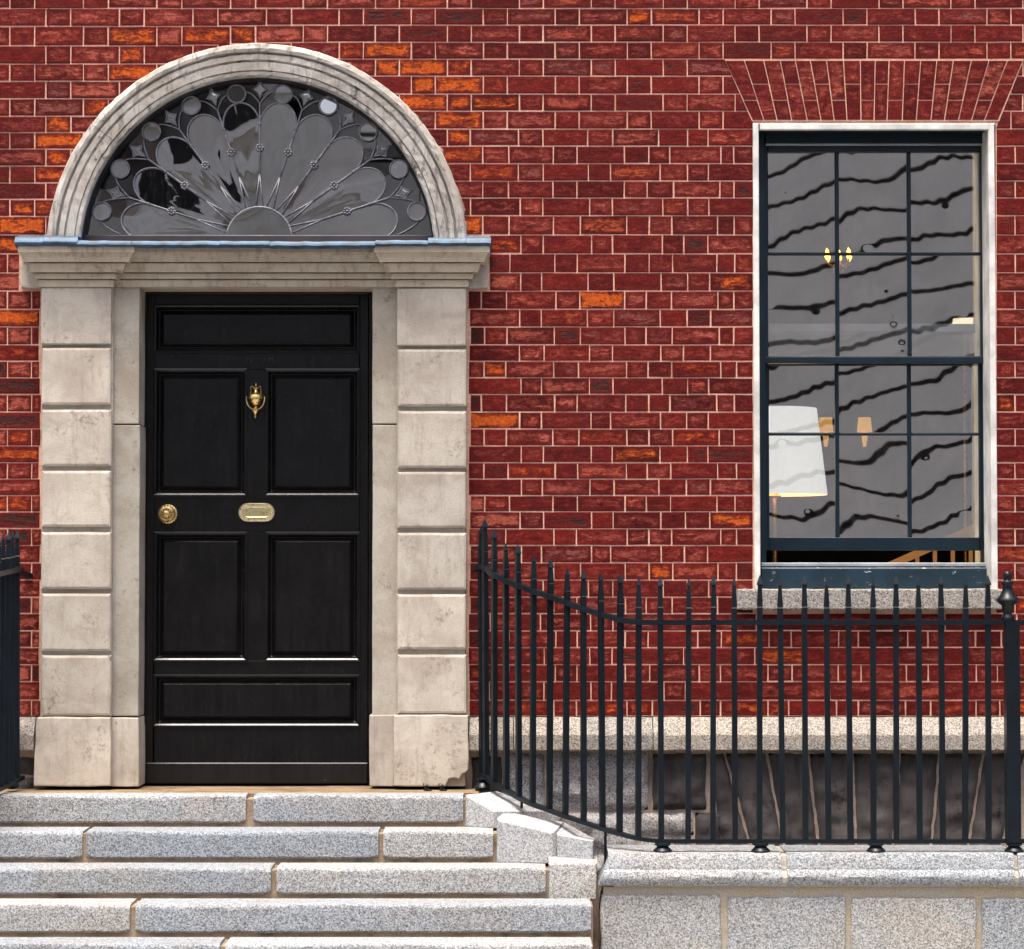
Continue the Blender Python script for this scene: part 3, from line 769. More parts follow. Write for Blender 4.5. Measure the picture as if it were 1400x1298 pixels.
for k in range(10):
    a0, a1 = 18.0 * k, 18.0 * (k + 1); am = (a0 + a1) / 2
    tip = petal(k)
    low = 1.2 if k in (0, 9) else 0
    inner = [fp(HUB, a1), fp(HUB, am), fp(HUB, a0)]
    c = fp(120, am)
    pts = [p + BACK for p in tip + inner]; c = c + BACK
    tq = .012 if k < 5 else .03
    pane('pane', pts, RND.uniform(-tq, tq), RND.uniform(-.02, .02), M_GLASSF, fan, c)
    bar('glazing_bar', tip, .0040)
    # circle and scallop beyond the petal
    rc = 220 if k in (0, 9) else 215 if k in (1, 8) else 211 if k in (2, 7) else 208 if k in (3, 6) else 204
    cc = fp(rc, am + {0: 1.2, 9: -1.2}.get(k, 0), YF - .002)
    ring = [cc + Vector((12.5 * fs * math.cos(t * math.pi / 9), 0, 12.5 * fs * math.sin(t * math.pi / 9))) for t in range(18)]
    bar('glazing_bar', [p + Vector((0, -.004, 0)) for p in ring], .0042, True)
    pane('pane', [p + Vector((0, .003, 0)) for p in ring], RND.uniform(-.06, .06), RND.uniform(-.06, .03), RND.choice([M_GLASSF, M_GLASSL, M_GLASSM, M_GLASSF]), fan, cc + Vector((0, .003, 0)))
    # scallop: from the spoke ends out to beside the circle
    for sgn, aa in ((1, a0), (-1, a1)):
        if (k == 0 and sgn == 1) or (k == 9 and sgn == -1): s0 = fp(190, aa + sgn * 2)
        else: s0 = fp(188, aa)
        e1 = cc + (fp(100, am + 90, 0) - fp(0, 0, 0)).normalized() * (13.5 * fs * (-sgn)) * 1.0
        mid = (s0 + e1) / 2 + (fp(10, am) - fp(0, am)).normalized() * 9 * fs
        bar('glazing_bar', [s0 * (1 - t) ** 2 + mid * 2 * t * (1 - t) + e1 * t * t for t in [i / 6 for i in range(7)]], .0036)
    # glass between petal, circle and frame: one piece on each side of the circle
    nt_ = len(tip); half_n = nt_ // 2
    for lo, hi, b0_, b1_ in ((0, half_n, a0, am), (half_n, nt_ - 1, am, a1)):
        inn = [p + BACK * 1.6 for p in tip[lo:hi + 1]]; m_ = len(inn)
        out_ = [fp(248, b0_ + (b1_ - b0_) * t / (m_ - 1), YF + .0128) for t in range(m_)]
        mb = MB(); mb.add(inn + out_, [(i, i + 1, i + 1 + m_, i + m_)[::-1] for i in range(m_ - 1)])
        dx, dz = RND.uniform(-.05, .05), RND.uniform(-.05, .04); cq = fp(205, (b0_ + b1_) / 2)
        mb.v = [(p[0], p[1] + dx * (p[0] - cq.x) + dz * (p[2] - cq.z), p[2]) for p in mb.v]
        mb.build('pane', RND.choice(SMALLG[:5]), fan, cq)
for k in range(1, 10):
    a = 18.0 * k
    bar('glazing_bar', [fp(92, a, YF - .004), fp(130, a, YF - .004), fp(165, a, YF - .004), fp(190, a, YF - .004)], .0042)
    for d in (-1, 1):
        bar('glazing_bar', [fp(92, a, YF - .004), fp(HUB, a + d * 6.5, YF - .004)], .0027)
    mb = MB(); c = fp(127, a, YF - .008)
    for q in range(8):
        t = q * math.pi / 4; cx, cz = c.x + 4.2 * fs * math.cos(t), c.z + 4.2 * fs * math.sin(t)
        lathe(mb, [(.0008, .006), (.004, .005), (.0062, 0.0), (.0062, -.004)], (cx, c.y, cz), 'Y', 6)
    lathe(mb, [(.001, .010), (.005, .008), (.007, 0), (.007, -.004)], tuple(c), 'Y', 8)
    mb.build('rosette', M_CAME, fan, c, True)
    mb = MB(); c = fp(160, a, YF - .006); lathe(mb, [(.001, .006), (.007, .004), (.0075, -.004)], tuple(c), 'Y', 8); mb.build('knot', M_CAME, fan, c, True)
    # small concave diamond between the circles
    c = fp(209, a, YF - .003)
    dv = [fp(195, a), fp(208, a + 2.6), fp(221, a), fp(208, a - 2.6)]
    pts = []
    for q in range(4):
        p, n_ = dv[q], dv[(q + 1) % 4]; m = (p + n_) / 2 * .72 + c * .28
        pts += [p, (p + m) / 2 * .5 + m * .5 * 1.0 if False else p.lerp(m, .6), m, m.lerp(n_, .4)]
    bar('glazing_bar', [p + Vector((0, -.004, 0)) for p in pts], .0032, True)
    pane('pane', [p + Vector((0, .001, 0)) for p in pts], RND.uniform(-.15, .15), RND.uniform(-.12, .02), RND.choice([M_GLASSF, M_GLASSL, M_GLASSM]), fan, c + Vector((0, .001, 0)))
hubpts = [fp(HUB, t * 7.5, YF - .006) for t in range(25)]
bar('hub_bar', hubpts, .0045)
pane('pane', hubpts, .02, -.01, M_GLASSF, fan, fp(15, 90, YF - .006))
# twin spokes lying on the sill
for sg in (0, 180):
    bar('glazing_bar', [fp(HUB, sg + (4 if sg == 0 else -4), YF - .004), fp(100, sg + (.8 if sg == 0 else -.8), YF - .004), fp(170, sg + (.8 if sg == 0 else -.8), YF - .004)], .003)

# ---- front door
YD = .16
door = empty('front_door', (WX(350, 1068, YD), YD, WZ(1070, YD)), house)
door['label'] = 'black six-panelled front door with brass furniture'
def board(name, x0, y0, x1, y1, y=YD, ch=.0015, mat=None): slab(name, RECT(x0, y0, x1, y1, y), y, y + .05, ch, mat or M_DOOR, door)
LX, RX, CLX, CRX = 210.5, 491.5, 337.5, 363
board('door_frame', 186, 385, 199, 1074, YD - .012, .004); board('door_frame', 503.5, 385, 516, 1074, YD - .012, .004); board('door_frame', 199.3, 385, 503, 402, YD - .012, .004)
board('stile', 199.4, 402.3, LX, 1072); board('stile', RX, 402.3, 503.1, 1072)
board('rail', LX + .2, 402.3, RX - .2, 417); board('rail', LX + .2, 482, RX - .2, 505); board('rail', LX + .2, 678, RX - .2, 728); board('rail', LX + .2, 903.5, RX - .2, 923); board('rail', LX + .2, 993, RX - .2, 1072)
board('muntin', CLX, 505.2, CRX, 677.8); board('muntin', CLX, 728.2, CRX, 903.3)
board('weather_bar', 200, 1043, 502.5, 1071.5, YD - .016, .005, m_paint('chipped_black_paint', (.0058, .0055, .0058), .32, chips=(.22, .27, .32), grain=True, spec=.36, chip_at=.70))
def panel(x0, y0, x1, y1):
    mb = MB(); rings = []
    for ins, dy in ((0, .0), (0, -.007), (2.2, -.009), (4.2, -.004), (6.0, .012), (7.6, .020), (8.6, .020), (14.0, .006), (14.6, .004)):
        rings.append([(x, YD + dy, z) for x, z in RECT(x0 + ins, y0 + ins, x1 - ins, y1 - ins, YD)])
    mb.rings(rings, cap0=False); p = RECT(x0, y0, x1, y1, YD); mb.build('panel', M_DOOR, door, ((p[0][0] + p[1][0]) / 2, YD, p[0][1]))
panel(LX - 1, 416, RX + 1, 483); panel(LX - 1, 504, CLX + .5, 679); panel(CRX - .5, 504, RX + 1, 679); panel(LX - 1, 727, CLX + .5, 904.5); panel(CRX - .5, 727, RX + 1, 904.5); panel(LX - 1, 922, RX + 1, 994)
# knob
c = W(229.5, 703, YD); k = S(YD)
mb = MB(); lathe(mb, [(13 * k, -.002), (13 * k, .006), (9 * k, .010), (5 * k, .016), (5 * k, .028), (10 * k, .034), (12 * k, .044), (11.5 * k, .052), (9.5 * k, .057)], tuple(c), 'Y', 40, .045)
lathe(mb, [(9.3 * k, .055), (9 * k, .060), (7.6 * k, .061), (7 * k, .057), (5 * k, .057), (4 * k, .063), (1.5 * k, .066), (.2 * k, .066)], tuple(c), 'Y', 28)
for q in range(10):
    t = q * math.pi / 5; lathe(mb, [(1.4 * k, .056), (1.2 * k, .062), (.2 * k, .063)], (c.x + 5.8 * k * math.cos(t), c.y, c.z + 5.8 * k * math.sin(t)), 'Y', 6)
mb.build('knob', M_BRASS, door, c, 40, 'fluted round brass door knob')
# letter plate
def stadium(cx, cz, w, h, n=10):
    r = h / 2; o = w / 2 - r
    return [(cx + o + r * math.cos(t), cz + r * math.sin(t)) for t in [-math.pi / 2 + math.pi * i / n for i in range(n + 1)]] + [(cx - o + r * math.cos(t), cz + r * math.sin(t)) for t in [math.pi / 2 + math.pi * i / n for i in range(n + 1)]]
c = W(351, 701, YD); mb = MB(); rings = []
for w_, h_, d in ((50.5, 26, 0), (50.5, 26, -.004), (48.5, 24, -.008), (45, 20.5, -.007), (40, 15.5, -.0075), (38, 13.5, -.008), (36, 11.5, -.003)):
    rings.append([(x, YD + d, z) for x, z in stadium(c.x, c.z, w_ * k, h_ * k)])
mb.rings(rings, cap0=False); lp = mb.build('letter_plate', M_BRASSP, door, c, 40, 'oval brass letter plate with inset flap')
mb = MB()
for q in range(40):
    t = q / 40; P = stadium(c.x, c.z, 43 * k, 18.5 * k, 19); p = P[q % len(P)]
    lathe(mb, [(.0028, .006), (.0024, .0095), (.0004, .0105)], (p[0], YD, p[1]), 'Y', 6)
mb.build('beading', M_BRASSP, door, c, True)
def text(name, s, px, py, hpx, y, mat, parent, depth=.001, sp=1.0):
    cu = bpy.data.curves.new(name, 'FONT'); cu.body = s; cu.size = hpx * S(y) * 1.4; cu.align_x = 'CENTER'; cu.align_y = 'CENTER'; cu.extrude = depth; cu.space_character = sp
    tmp = bpy.data.objects.new(name, cu); COL.objects.link(tmp)
    me = bpy.data.meshes.new_from_object(tmp.evaluated_get(bpy.context.evaluated_depsgraph_get())); bpy.data.objects.remove(tmp)
    me.materials.clear(); me.materials.append(mat)
    ob = bpy.data.objects.new(name, me); COL.objects.link(ob); place(ob, W(px, py, y), parent); ob.rotation_euler = (rad(90), 0, 0); return ob
text('flap_lettering', 'LETTERS', 351, 702, 5.0, YD - .0035, M_BRASS, door, .0012, 1.25)
text('ghost_lettering', 'N', 341, 492, 8, YD - .0003, M_LETTER, door, .0001); text('ghost_lettering', 'I M', 367, 492, 8, YD - .0003, M_LETTER, door, .0001)
# knocker: urn with swinging ring
c = W(350.3, 548, YD)
def kz(py): return WZ(py, YD) - c.z
mb = MB()
cy = (c.x, YD - .018, c.z)
lathe(mb, [(.3 * k, kz(524)), (1.6 * k, kz(525.5)), (1 * k, kz(527.5)), (2 * k, kz(529)), (4.2 * k, kz(531)), (4 * k, kz(532.5)), (2.2 * k, kz(533.5)), (3 * k, kz(537)), (6 * k, kz(539.5)), (10 * k, kz(541)), (10.5 * k, kz(542)), (10.5 * k, kz(546)), (9 * k, kz(547)), (8 * k, kz(549.5)), (7 * k, kz(552)), (4.5 * k, kz(555)), (2 * k, kz(556.5)), (2.2 * k, kz(559))][::-1], cy, 'Z', 20)
for sg in (-1, 1):
    sweep(mb, [(c.x + sg * q * k, YD - .018, WZ(p, YD)) for q, p in ((3.5, 530), (5.2, 528.2), (6.6, 529.5), (6.8, 534), (7.2, 540))], circ(.0022, 6), (0, 1, 0))
mb.box(c.x - 3 * k, c.x + 3 * k, YD - .02, YD + .001, WZ(548, YD), WZ(540, YD))
kn = mb.build('knocker', M_BRASS, door, c, 40, 'brass urn-shaped door knocker')
mb = MB(); pts = []
for t in range(15):
    a = rad(170 + 200 * t / 14); pts.append((c.x + 12.5 * k * math.cos(a), YD - .034 + .006 * math.sin(a), WZ(546, YD) + (15.5 * k) * math.sin(a)))
sweep(mb, pts, circ(.0032, 6), (0, 1, 0))
lathe(mb, [(.3 * k, kz(573)), (1.5 * k, kz(571.5)), (1.3 * k, kz(568)), (3 * k, kz(565.5)), (5 * k, kz(562.5)), (5 * k, kz(560.5)), (3 * k, kz(558.5))], (c.x, YD - .036, c.z), 'Z', 14)
mb.build('knocker_ring', M_BRASS, door, c, 40)
mb = MB(); mb.box(WX(199, 700, .22), WX(504, 700, .22), .215, .26, WZ(1074), WZ(330)); mb.build('back_board', M_DARKWOOD, door)

# ---- sash window
YW = .145
win = empty('sash_window', (WX(1195, 805), YW, WZ(805)), house)
win['label'] = 'tall blue-black sash window of twelve panes, opened a little at the bottom'
def wslab(name, x0, y0, x1, y1, yf, yb, mat=M_SASH, ch=.002): return slab(name, RECT(x0, y0, x1, y1, yf), yf, yb, ch, mat, win)
# white plastered reveals
def strip(x0, y0, x1, y1): return wslab('reveal', x0, y0, x1, y1, -.008, YW + .03, M_WHITE, .003)
strip(1030.5, 169, 1038.5, 806); strip(1353.5, 169, 1362, 806); wslab('reveal', 1038.9, 169, 1353.2, 177.5, -.008, .02, M_WHITE, .003); wslab('head_lining', 1038.9, 168, 1353.2, 177, .021, YW + .05)
# box frame
wslab('box_frame', 1036, 170, 1046.5, 800, YW, YW + .14); wslab('box_frame', 1345.5, 170, 1356, 800, YW, YW + .14); wslab('box_frame', 1046.9, 170, 1345.2, 196, YW, YW + .14); wslab('stop_bead', 1046.9, 196.2, 1345.2, 199, YW + .008, YW + .02, M_PALE)
YU, YLo = YW + .022, YW + .075
def sash(y, x0, x1, top, bot, glasst, glassb, bx, hb, mrail, tmat=M_SASH):
    wslab('sash_stile', x0, top, x0 + 5.5, bot, y, y + .042); wslab('sash_stile', x1 - 5.5, top, x1, bot, y, y + .042)
    a, b = x0 + 5.7, x1 - 5.7
    wslab('sash_rail', a, top, b, glasst, y, y + .042, tmat); wslab('sash_rail', a, glassb, b, bot, y - .001, y + .042)
    cols = [a] + bx + [b]; rows = [glasst] + [hb] + [glassb]
    for q in bx:
        wslab('glazing_bar', q - 2.6, glasst + .3, q + 2.6, glassb - .3, y + .004, y + .036, ch=.005)
    for i in range(3):
        x_0 = cols[i] + (2.8 if i else 0); x_1 = cols[i + 1] - (2.8 if i < 2 else 0)
        wslab('glazing_bar', x_0, hb - 2.0, x_1, hb + 2.0, y + .0045, y + .036, ch=.005)
        for j in range(2):
            yield_pane(y + .020, cols[i], rows[j], cols[i + 1], rows[j + 1])
def yield_pane(y, x0, y0, x1, y1):
    P = RECT(x0, y0, x1, y1, y); ax, bx_, az, bz = P[0][0], P[1][0], P[0][1], P[2][1]
    nx_, nz_ = 44, 56; mb = MB(); R = random.Random(int(x0 * 13 + y0 * 7))
    tw = R.uniform(.004, .026); tx, tz = R.uniform(-.003, .003), R.uniform(-.006, .006)
    waves = [(R.uniform(7, 19), R.uniform(4, 16), R.uniform(0, 6.3), R.uniform(.0005, .0014)) for _ in range(4)] + [(R.uniform(60, 110), R.uniform(10, 40), R.uniform(0, 6.3), R.uniform(.0001, .00055)) for _ in range(4)]
    bubs = [(R.uniform(ax, bx_), R.uniform(az, bz), R.uniform(.008, .016), R.uniform(.004, .010)) for _ in range(R.choice([1, 1, 2, 3]))]
    cx, cz = (ax + bx_) / 2, (az + bz) / 2; vv = []
    for j in range(nz_ + 1):
        z = az + (bz - az) * j / nz_
        for i in range(nx_ + 1):
            x = ax + (bx_ - ax) * i / nx_
            d = tw * (x - cx) * (z - cz) + tx * (x - cx) + tz * (z - cz)
            for kx, kz_, ph, sl_ in waves: d += sl_ / math.hypot(kx, kz_) * math.sin(kx * (x - cx) + kz_ * (z - cz) + ph)
            for ux, uz, ur, us in bubs: d += us * ur * math.exp(-((x - ux) ** 2 + (z - uz) ** 2) / (2 * ur * ur)) * 1.0
            vv.append((x, y - d, z))
    mb.add(vv, [(j * (nx_ + 1) + i, j * (nx_ + 1) + i + 1, (j + 1) * (nx_ + 1) + i + 1, (j + 1) * (nx_ + 1) + i) for j in range(nz_) for i in range(nx_)])
    mb.build('pane', M_GLASS, win, (cx, y, az), True)
sash(YLo, 1046, 1345, 443, 753, 454, 735, [1144.8, 1243.6], 593.5, 0, M_PALE)
sash(YU, 1044.5, 1346.5, 199.5, 497, 208, 487, [1144.9, 1243.5], 347, 0)
wslab('meeting_bead', 1040, 488, 1351, 496.5, YU - .006, YU - .002)
# window board, sub-sill
wslab('inner_sill', 1041, 769.5, 1351, 775, YW - .005, YW + .16, M_PALE, .003)
wslab('sub_sill', 1041, 776, 1351.5, 806, YW - .03, YW + .15, M_SILLP, .006)
sill = slab('window_sill', rough(RECT(1007, 805, 1374, 834.5, -.075), .04, .003), -.075, .12, .008, M_GRAN3, house, True, 'rough pale granite window sill')

# ---- rooms behind the openings
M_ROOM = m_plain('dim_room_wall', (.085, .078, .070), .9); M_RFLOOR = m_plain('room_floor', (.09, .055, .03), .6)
def room(name, x0, x1, y0, y1, z0, z1, win_rect=None):
    mb = MB(); v = [(x0, y0, z0), (x1, y0, z0), (x1, y1, z0), (x0, y1, z0), (x0, y0, z1), (x1, y0, z1), (x1, y1, z1), (x0, y1, z1)]
    mb.add(v, [(0, 1, 2, 3), (4, 7, 6, 5), (1, 5, 6, 2), (2, 6, 7, 3), (3, 7, 4, 0)])
    if win_rect:
        a, b, c_, d = win_rect
        mb.add([(x0, y0, z0), (x1, y0, z0), (x1, y0, z1), (x0, y0, z1), (a, y0, c_), (b, y0, c_), (b, y0, d), (a, y0, d)], [(0, 1, 5, 4), (1, 2, 6, 5), (2, 3, 7, 6), (3, 0, 4, 7)])
    return mb.build(name, M_ROOM, house)
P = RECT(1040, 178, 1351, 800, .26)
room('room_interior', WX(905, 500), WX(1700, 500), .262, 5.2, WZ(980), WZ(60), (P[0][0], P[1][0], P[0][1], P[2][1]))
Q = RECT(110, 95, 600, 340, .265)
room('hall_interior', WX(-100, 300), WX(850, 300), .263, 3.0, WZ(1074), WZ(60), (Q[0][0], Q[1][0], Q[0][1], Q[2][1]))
mb = MB(); rm = [(WX(XL, 0) , .06), (WX(XR, 0), .06)]
# ---- things in the room
RF = WZ(980)
def emis(name, c, s_): return m_plain(name, c, .8, c, s_)
M_SHADE = emis('lit_white_shade', (.90, .88, .85), .52); M_WARM = emis('warm_lit_shade', (1.0, .50, .12), .42); M_INNER = emis('warm_shade_lining', (1.0, .62, .30), 1.0); M_FLAME = emis('candle_flame', (1.0, .42, .035), 7.0)
M_CRYS = m_plain('cut_crystal', (.55, .50, .42), .12, spec=.9); M_CREAM = m_plain('glowing_cream_curtain', (.72, .60, .40), .85, (.9, .7, .4), .08); M_OAK = m_plain('glowing_oak_wood', (.42, .20, .07), .5, (.8, .36, .1), .10)  # curtain and oak emit a faint added glow; neither is a lamp
Yl = .75; lc = W(1059, 676, Yl); k = S(Yl)
lamp = empty('table_lamp', (lc.x, Yl, RF))
tag(lamp, 'table lamp with big white shade inside the window', 'lamp')
mb = MB(); n = 40; rings = []
for r, z in ((72, 677), (58, 559), (57, 559), (71, 677)):
    rings.append([(lc.x + r * k * math.cos(2 * math.pi * i / n), Yl + r * k * math.sin(2 * math.pi * i / n), WZ(z, Yl)) for i in range(n)])
mb.rings(rings[:2], False, False); mb.build('shade', M_SHADE, lamp, lc, True)
mb = MB(); mb.rings([r for r in rings[2:]], False, False); mb.f = [tuple(reversed(f)) for f in mb.f]; mb.build('shade_lining', M_INNER, lamp, lc, True)
mb = MB(); lathe(mb, [(.004, -.03), (.02, -.02), (.032, .01), (.022, .04), (.004, .05)], (lc.x, Yl, lc.z + .16), 'Z', 12); mb.build('bulb', emis('lamp_bulb', (1.0, .72, .42), 18.0), lamp, lc, True)
mb = MB(); lathe(mb, [(.10, RF - lc.z), (.10, RF - lc.z + .02), (.02, RF - lc.z + .05), (.012, RF - lc.z + .1), (.010, -.02), (.03, -.015), (.032, -.008), (.012, .03), (.008, .25)], tuple(lc), 'Z', 16); mb.build('stem', M_BRASS, lamp, (lc.x, Yl, RF), 40)
for (px, who) in ((1129, 'warm wall light half hidden by the big white lampshade'), (1182, 'warm wall light in the middle lower pane')):
    Ys = 4.6; c = W(px, 591, Ys); k2 = S(Ys); t = empty('wall_light', (c.x, 5.19, c.z)); tag(t, who, 'lamp', 'wall lights on the back wall')
    mb = MB(); lathe(mb, [(10.5 * k2, 0), (8.5 * k2, 20 * k2)], tuple(c), 'Z', 20); mb.build('shade', M_WARM, t, c, 40)
    mb = MB(); lathe(mb, [(2.2 * k2, -20 * k2), (4.5 * k2, -3 * k2), (2 * k2, 0)], tuple(c), 'Z', 12); mb.build('backplate', M_WARM, t, c, 40)
Yc = 2.4; k = S(Yc); c = W(1146, 352, Yc)
ch = empty('chandelier', (c.x, Yc, WZ(430, Yc))); tag(ch, 'small crystal chandelier with lit candle bulbs behind the upper panes', 'chandelier')
mb = MB(); lathe(mb, [(1 * k, -44 * k), (3 * k, -40 * k), (1 * k, -30 * k), (2.5 * k, -8 * k), (4 * k, 0), (1 * k, 8 * k), (.8 * k, 150 * k)], tuple(c), 'Z', 10); mb.build('stem', M_CRYS, ch, c, 40)
for q in range(6):
    a = q * math.pi / 3 + .3; ex, ey = c.x + 17 * k * math.cos(a), Yc + 17 * k * math.sin(a)
    mb = MB(); sweep(mb, [(c.x, Yc, c.z - 6 * k), ((c.x + ex) / 2, (Yc + ey) / 2, c.z - 14 * k), (ex, ey, c.z - 9 * k)], circ(.006, 6), (0, 0, 1))
    lathe(mb, [(4 * k, 0), (4.5 * k, 1 * k), (1.3 * k, 2 * k), (1.3 * k, 7 * k)], (ex, ey, c.z - 9 * k), 'Z', 8); mb.build('arm', M_CRYS, ch, c, 40)
    mb = MB(); lathe(mb, [(1.2 * k, -2 * k), (3.2 * k, 3 * k), (2.4 * k, 8 * k), (.3 * k, 14 * k)], (ex, ey, c.z - 2 * k), 'Z', 8); mb.build('bulb', M_FLAME, ch, (ex, ey, c.z), True)
    mb = MB()
    for d in range(4): lathe(mb, [(.1 * k, -12 * k - d * 5 * k), (1.1 * k, -9 * k - d * 5 * k), (.1 * k, -7 * k - d * 5 * k)], (ex + .02 * math.cos(a) * -d, ey, c.z), 'Z', 6)
    mb.build('crystal_drop', M_CRYS, ch, c)
# curtain at the right of the room
mb = MB(); rings = []
for z in (WZ(200, .34), WZ(800, .34)):
    rings.append([(WX(1331 + 2.2 * q, 500, .34), .34 + .012 * math.sin(q * 1.7), z) for q in range(12)])
nn = 12; o_ = len(mb.v)
for r in rings: mb.v += r
mb.f += [(i, i + 1, nn + i + 1, nn + i) for i in range(nn - 1)]
tag(mb.build('curtain', M_CREAM), 'narrow cream curtain at the edge of the sash window', 'curtain')
p = RECT(1303, 436, 1334, 445, 1.6); mb = MB(); c = Vector((((p[0][0] + p[1][0]) / 2), 1.6, p[0][1])); k = S(1.6)
st = empty('floor_lamp', (c.x, 1.6, RF)); tag(st, 'floor lamp with cream shade behind the right upper pane', 'lamp')
lathe(mb, [(18 * k, -8 * k), (15.5 * k, 9 * k)], tuple(c), 'Z', 24); mb.build('shade', emis('cream_lit_shade', (1.0, .82, .55), .8), st, c, 40)
mb = MB(); lathe(mb, [(.14, RF - c.z), (.14, RF - c.z + .02), (.012, RF - c.z + .04), (.012, -.02)], tuple(c), 'Z', 12); mb.build('stem', M_BRASS, st, (c.x, 1.6, RF), 40)
# banister
Yb = 1.2; bn = empty('banister', (WX(1280, 770, Yb), Yb, RF)); tag(bn, 'oak banister seen through the gap under the raised sash', 'banister')
mb = MB(); sweep(mb, [W(1180, 790, Yb), W(1265, 752, Yb), W(1420, 682, Yb)], [(-.02, -.018), (.02, -.018), (.02, .018), (-.02, .018)], (0, 0, 1)); mb.build('handrail', M_OAK, bn, W(1265, 752, Yb))
for px in (1210, 1232, 1254, 1278, 1302.5, 1327, 1350):
    top = W(px, 770 - (px - 1220) * .45, Yb); mb = MB(); mb.box(top.x - .009, top.x + .009, Yb - .009, Yb + .009, RF, top.z); mb.build('baluster', M_OAK, bn, (top.x, Yb, RF))

# ---- body of the house behind, so that no light leaks in
M_BODY = m_plain('house_core', (.10, .05, .045), .9)
mb = MB(); X0, X1, ZT = WX(XL, 0), WX(XR, 0), WZ(CY[0])
mb.add([(X0, .055, -1.6), (X0, 9, -1.6), (X0, 9, ZT), (X0, .055, ZT), (X1, .055, -1.6), (X1, 9, -1.6), (X1, 9, ZT), (X1, .055, ZT)], [(0, 1, 2, 3), (7, 6, 5, 4), (1, 5, 6, 2)])
mb.box(X0 - 12, X1 + 12, .004, 9, ZT, 9.0); mb.box(X0 - 12, X0, .004, 9, -.2, ZT); mb.box(X1, X1 + 12, .004, 9, -.2, ZT)
mb.build('house_shell', M_BODY, house)

# ================================================================== FRONT STEPS
YS = [-.42, -.64, -.86, -1.08, -1.30, -1.52]
TOPS = [1088, 1137, 1187, 1237, 1291]
ZS = [WZ(t, y) for t, y in zip(TOPS, YS)] + [WZ(1291, -1.30) / 2]
steps = empty('front_steps', (WX(300, 1300), -1.7, 0))
tag(steps, 'worn granite front steps with tan joints leading up to the black door', 'steps')
mb = MB()
for i in range(6):
    yb = .2 if i == 0 else YS[i - 1] + .1
    r_ = [642, 690, 762, 812, 812, 812][i]
    mb.box(WX(XL, 1150, YS[i]), WX(r_, 1150, YS[i]) - .004, YS[i] + .016, yb, -.02 if i == 5 else ZS[i + 1] - .10, ZS[i] - .012 - (.006 * (i == 0)))
mb.build('joint_mortar', M_TAN, steps)
def step_stone(i, x0, x1, name='step_stone', mat=M_GRAN, drop=.013):
    zt = ZS[i]; zb = ZS[i + 1] + drop if i < 5 else 0
    y = YS[i]; yb = y + (.15 if i == 0 else .205)
    a, b = WX(x0, TOPS[min(i, 4)] + 20, y), WX(x1, TOPS[min(i, 4)] + 20, y)
    nseg = max(2, int((b - a) / .035)); mb = MB(); rings = []
    ws = [RND.uniform(-.003, .003) for _ in range(nseg + 1)]
    for q in range(nseg + 1):
        x = a + (b - a) * q / nseg; e = 1.0 if q in (0, nseg) else 0.0
        sag = .004 * math.sin(q * .23 + i) + ws[q] * .5; e2 = e * .006; j = lambda A: RND.uniform(-A, A)
        rings.append([(x, yb, zb), (x, y + .010 + e2, zb + abs(j(.004)) + e2), (x, y + e2 + j(.0012), zb + .010 + e2 + abs(j(.003))), (x, y - .002 + e2 + j(.002), zt * .6 + zb * .4), (x, y - .002 + e2 + j(.0015), zt - .019 + sag - e2), (x, y - .002 + e2, zt - .009 + sag - e2),
                      (x, y + .001 + e2, zt - .004 + sag - e2), (x, y + .006 + e2, zt - .001 + sag * .6 - e2), (x, y + .03, zt + sag * .3), (x, yb, zt + .001)])
    mb.rings(rings); mb.f = [tuple(reversed(f)) for f in mb.f]
    return mb.build(name, mat, steps, ((a + b) / 2, y, zb), 35)
for i, sp in enumerate(([(-420, -60), (-56, 336), (346.5, 633)], [(-420, -90), (-86, 112), (118, 517), (524, 674)], [(-420, -120), (-114, 370), (378, 746)], [(-420, -210), (-204, 177), (185, 808)], [(-420, -150), (-144, 300), (308, 809)], [(-420, 0), (6, 420), (426, 809)])):
    for a, b in sp: step_stone(i, a, b)
# landing flags
for a, b in ((-420, -28.6), (-28, 231), (231.6, 441), (441.6, 672)):
    mb = MB(); x0, x1 = WX(a, 1080, -.1), WX(b, 1080, -.1)
    x1 = min(x1, WX(655, 1080, -.1)); mb.box(x0, x1, YS[0] + .152, .24, ZS[0] - .06, ZS[0] - .001 + RND.uniform(-.002, .0)); mb.build('landing_flag', M_FLAG, steps, (x0, -.1, ZS[0]))
# curved wing stones at the railing end: front corners then back corners (px, py, depth)
def hexa(name, fr, bk, mat=M_GRANS, n=6):
    """fr / bk: bottom-left, bottom-right, top-right, top-left as (px, py, Y)"""
    f4 = [W(*q) for q in fr]; b4 = [W(*q) for q in bk]; mb = MB(); rings = []
    c = sum(f4, Vector()) / 4
    rings.append(b4); rings.append([p.lerp(q, .06) for p, q in zip(f4, b4)]); rings.append([p.lerp(c, .035).lerp(q, .012) for p, q in zip(f4, b4)]); rings.append([p.lerp(c, .09) for p in f4])
    mb.rings(rings); return mb.build(name, mat, steps, f4[0], 30)
hexa('wing_stone', [(635.5, 1131, -.42), (676.5, 1133, -.49), (676.5, 1110, -.49), (635.5, 1087, -.42)], [(664, 1122, -.02), (752, 1128, -.30), (748, 1109.5, -.30), (680, 1082, -.14)])
hexa('wing_stone', [(678, 1181, -.64), (757, 1182, -.71), (756.5, 1139, -.71), (678.5, 1120, -.64)], [(690, 1160, -.36), (800, 1172, -.50), (770, 1124, -.50), (690, 1110, -.40)])
hexa('wing_stone', [(760.5, 1182, -.715), (811, 1182.5, -.77), (811.5, 1150, -.77), (761, 1140.5, -.715)], [(780, 1165, -.45), (813, 1168, -.55), (813, 1147, -.55), (772, 1125, -.50)])
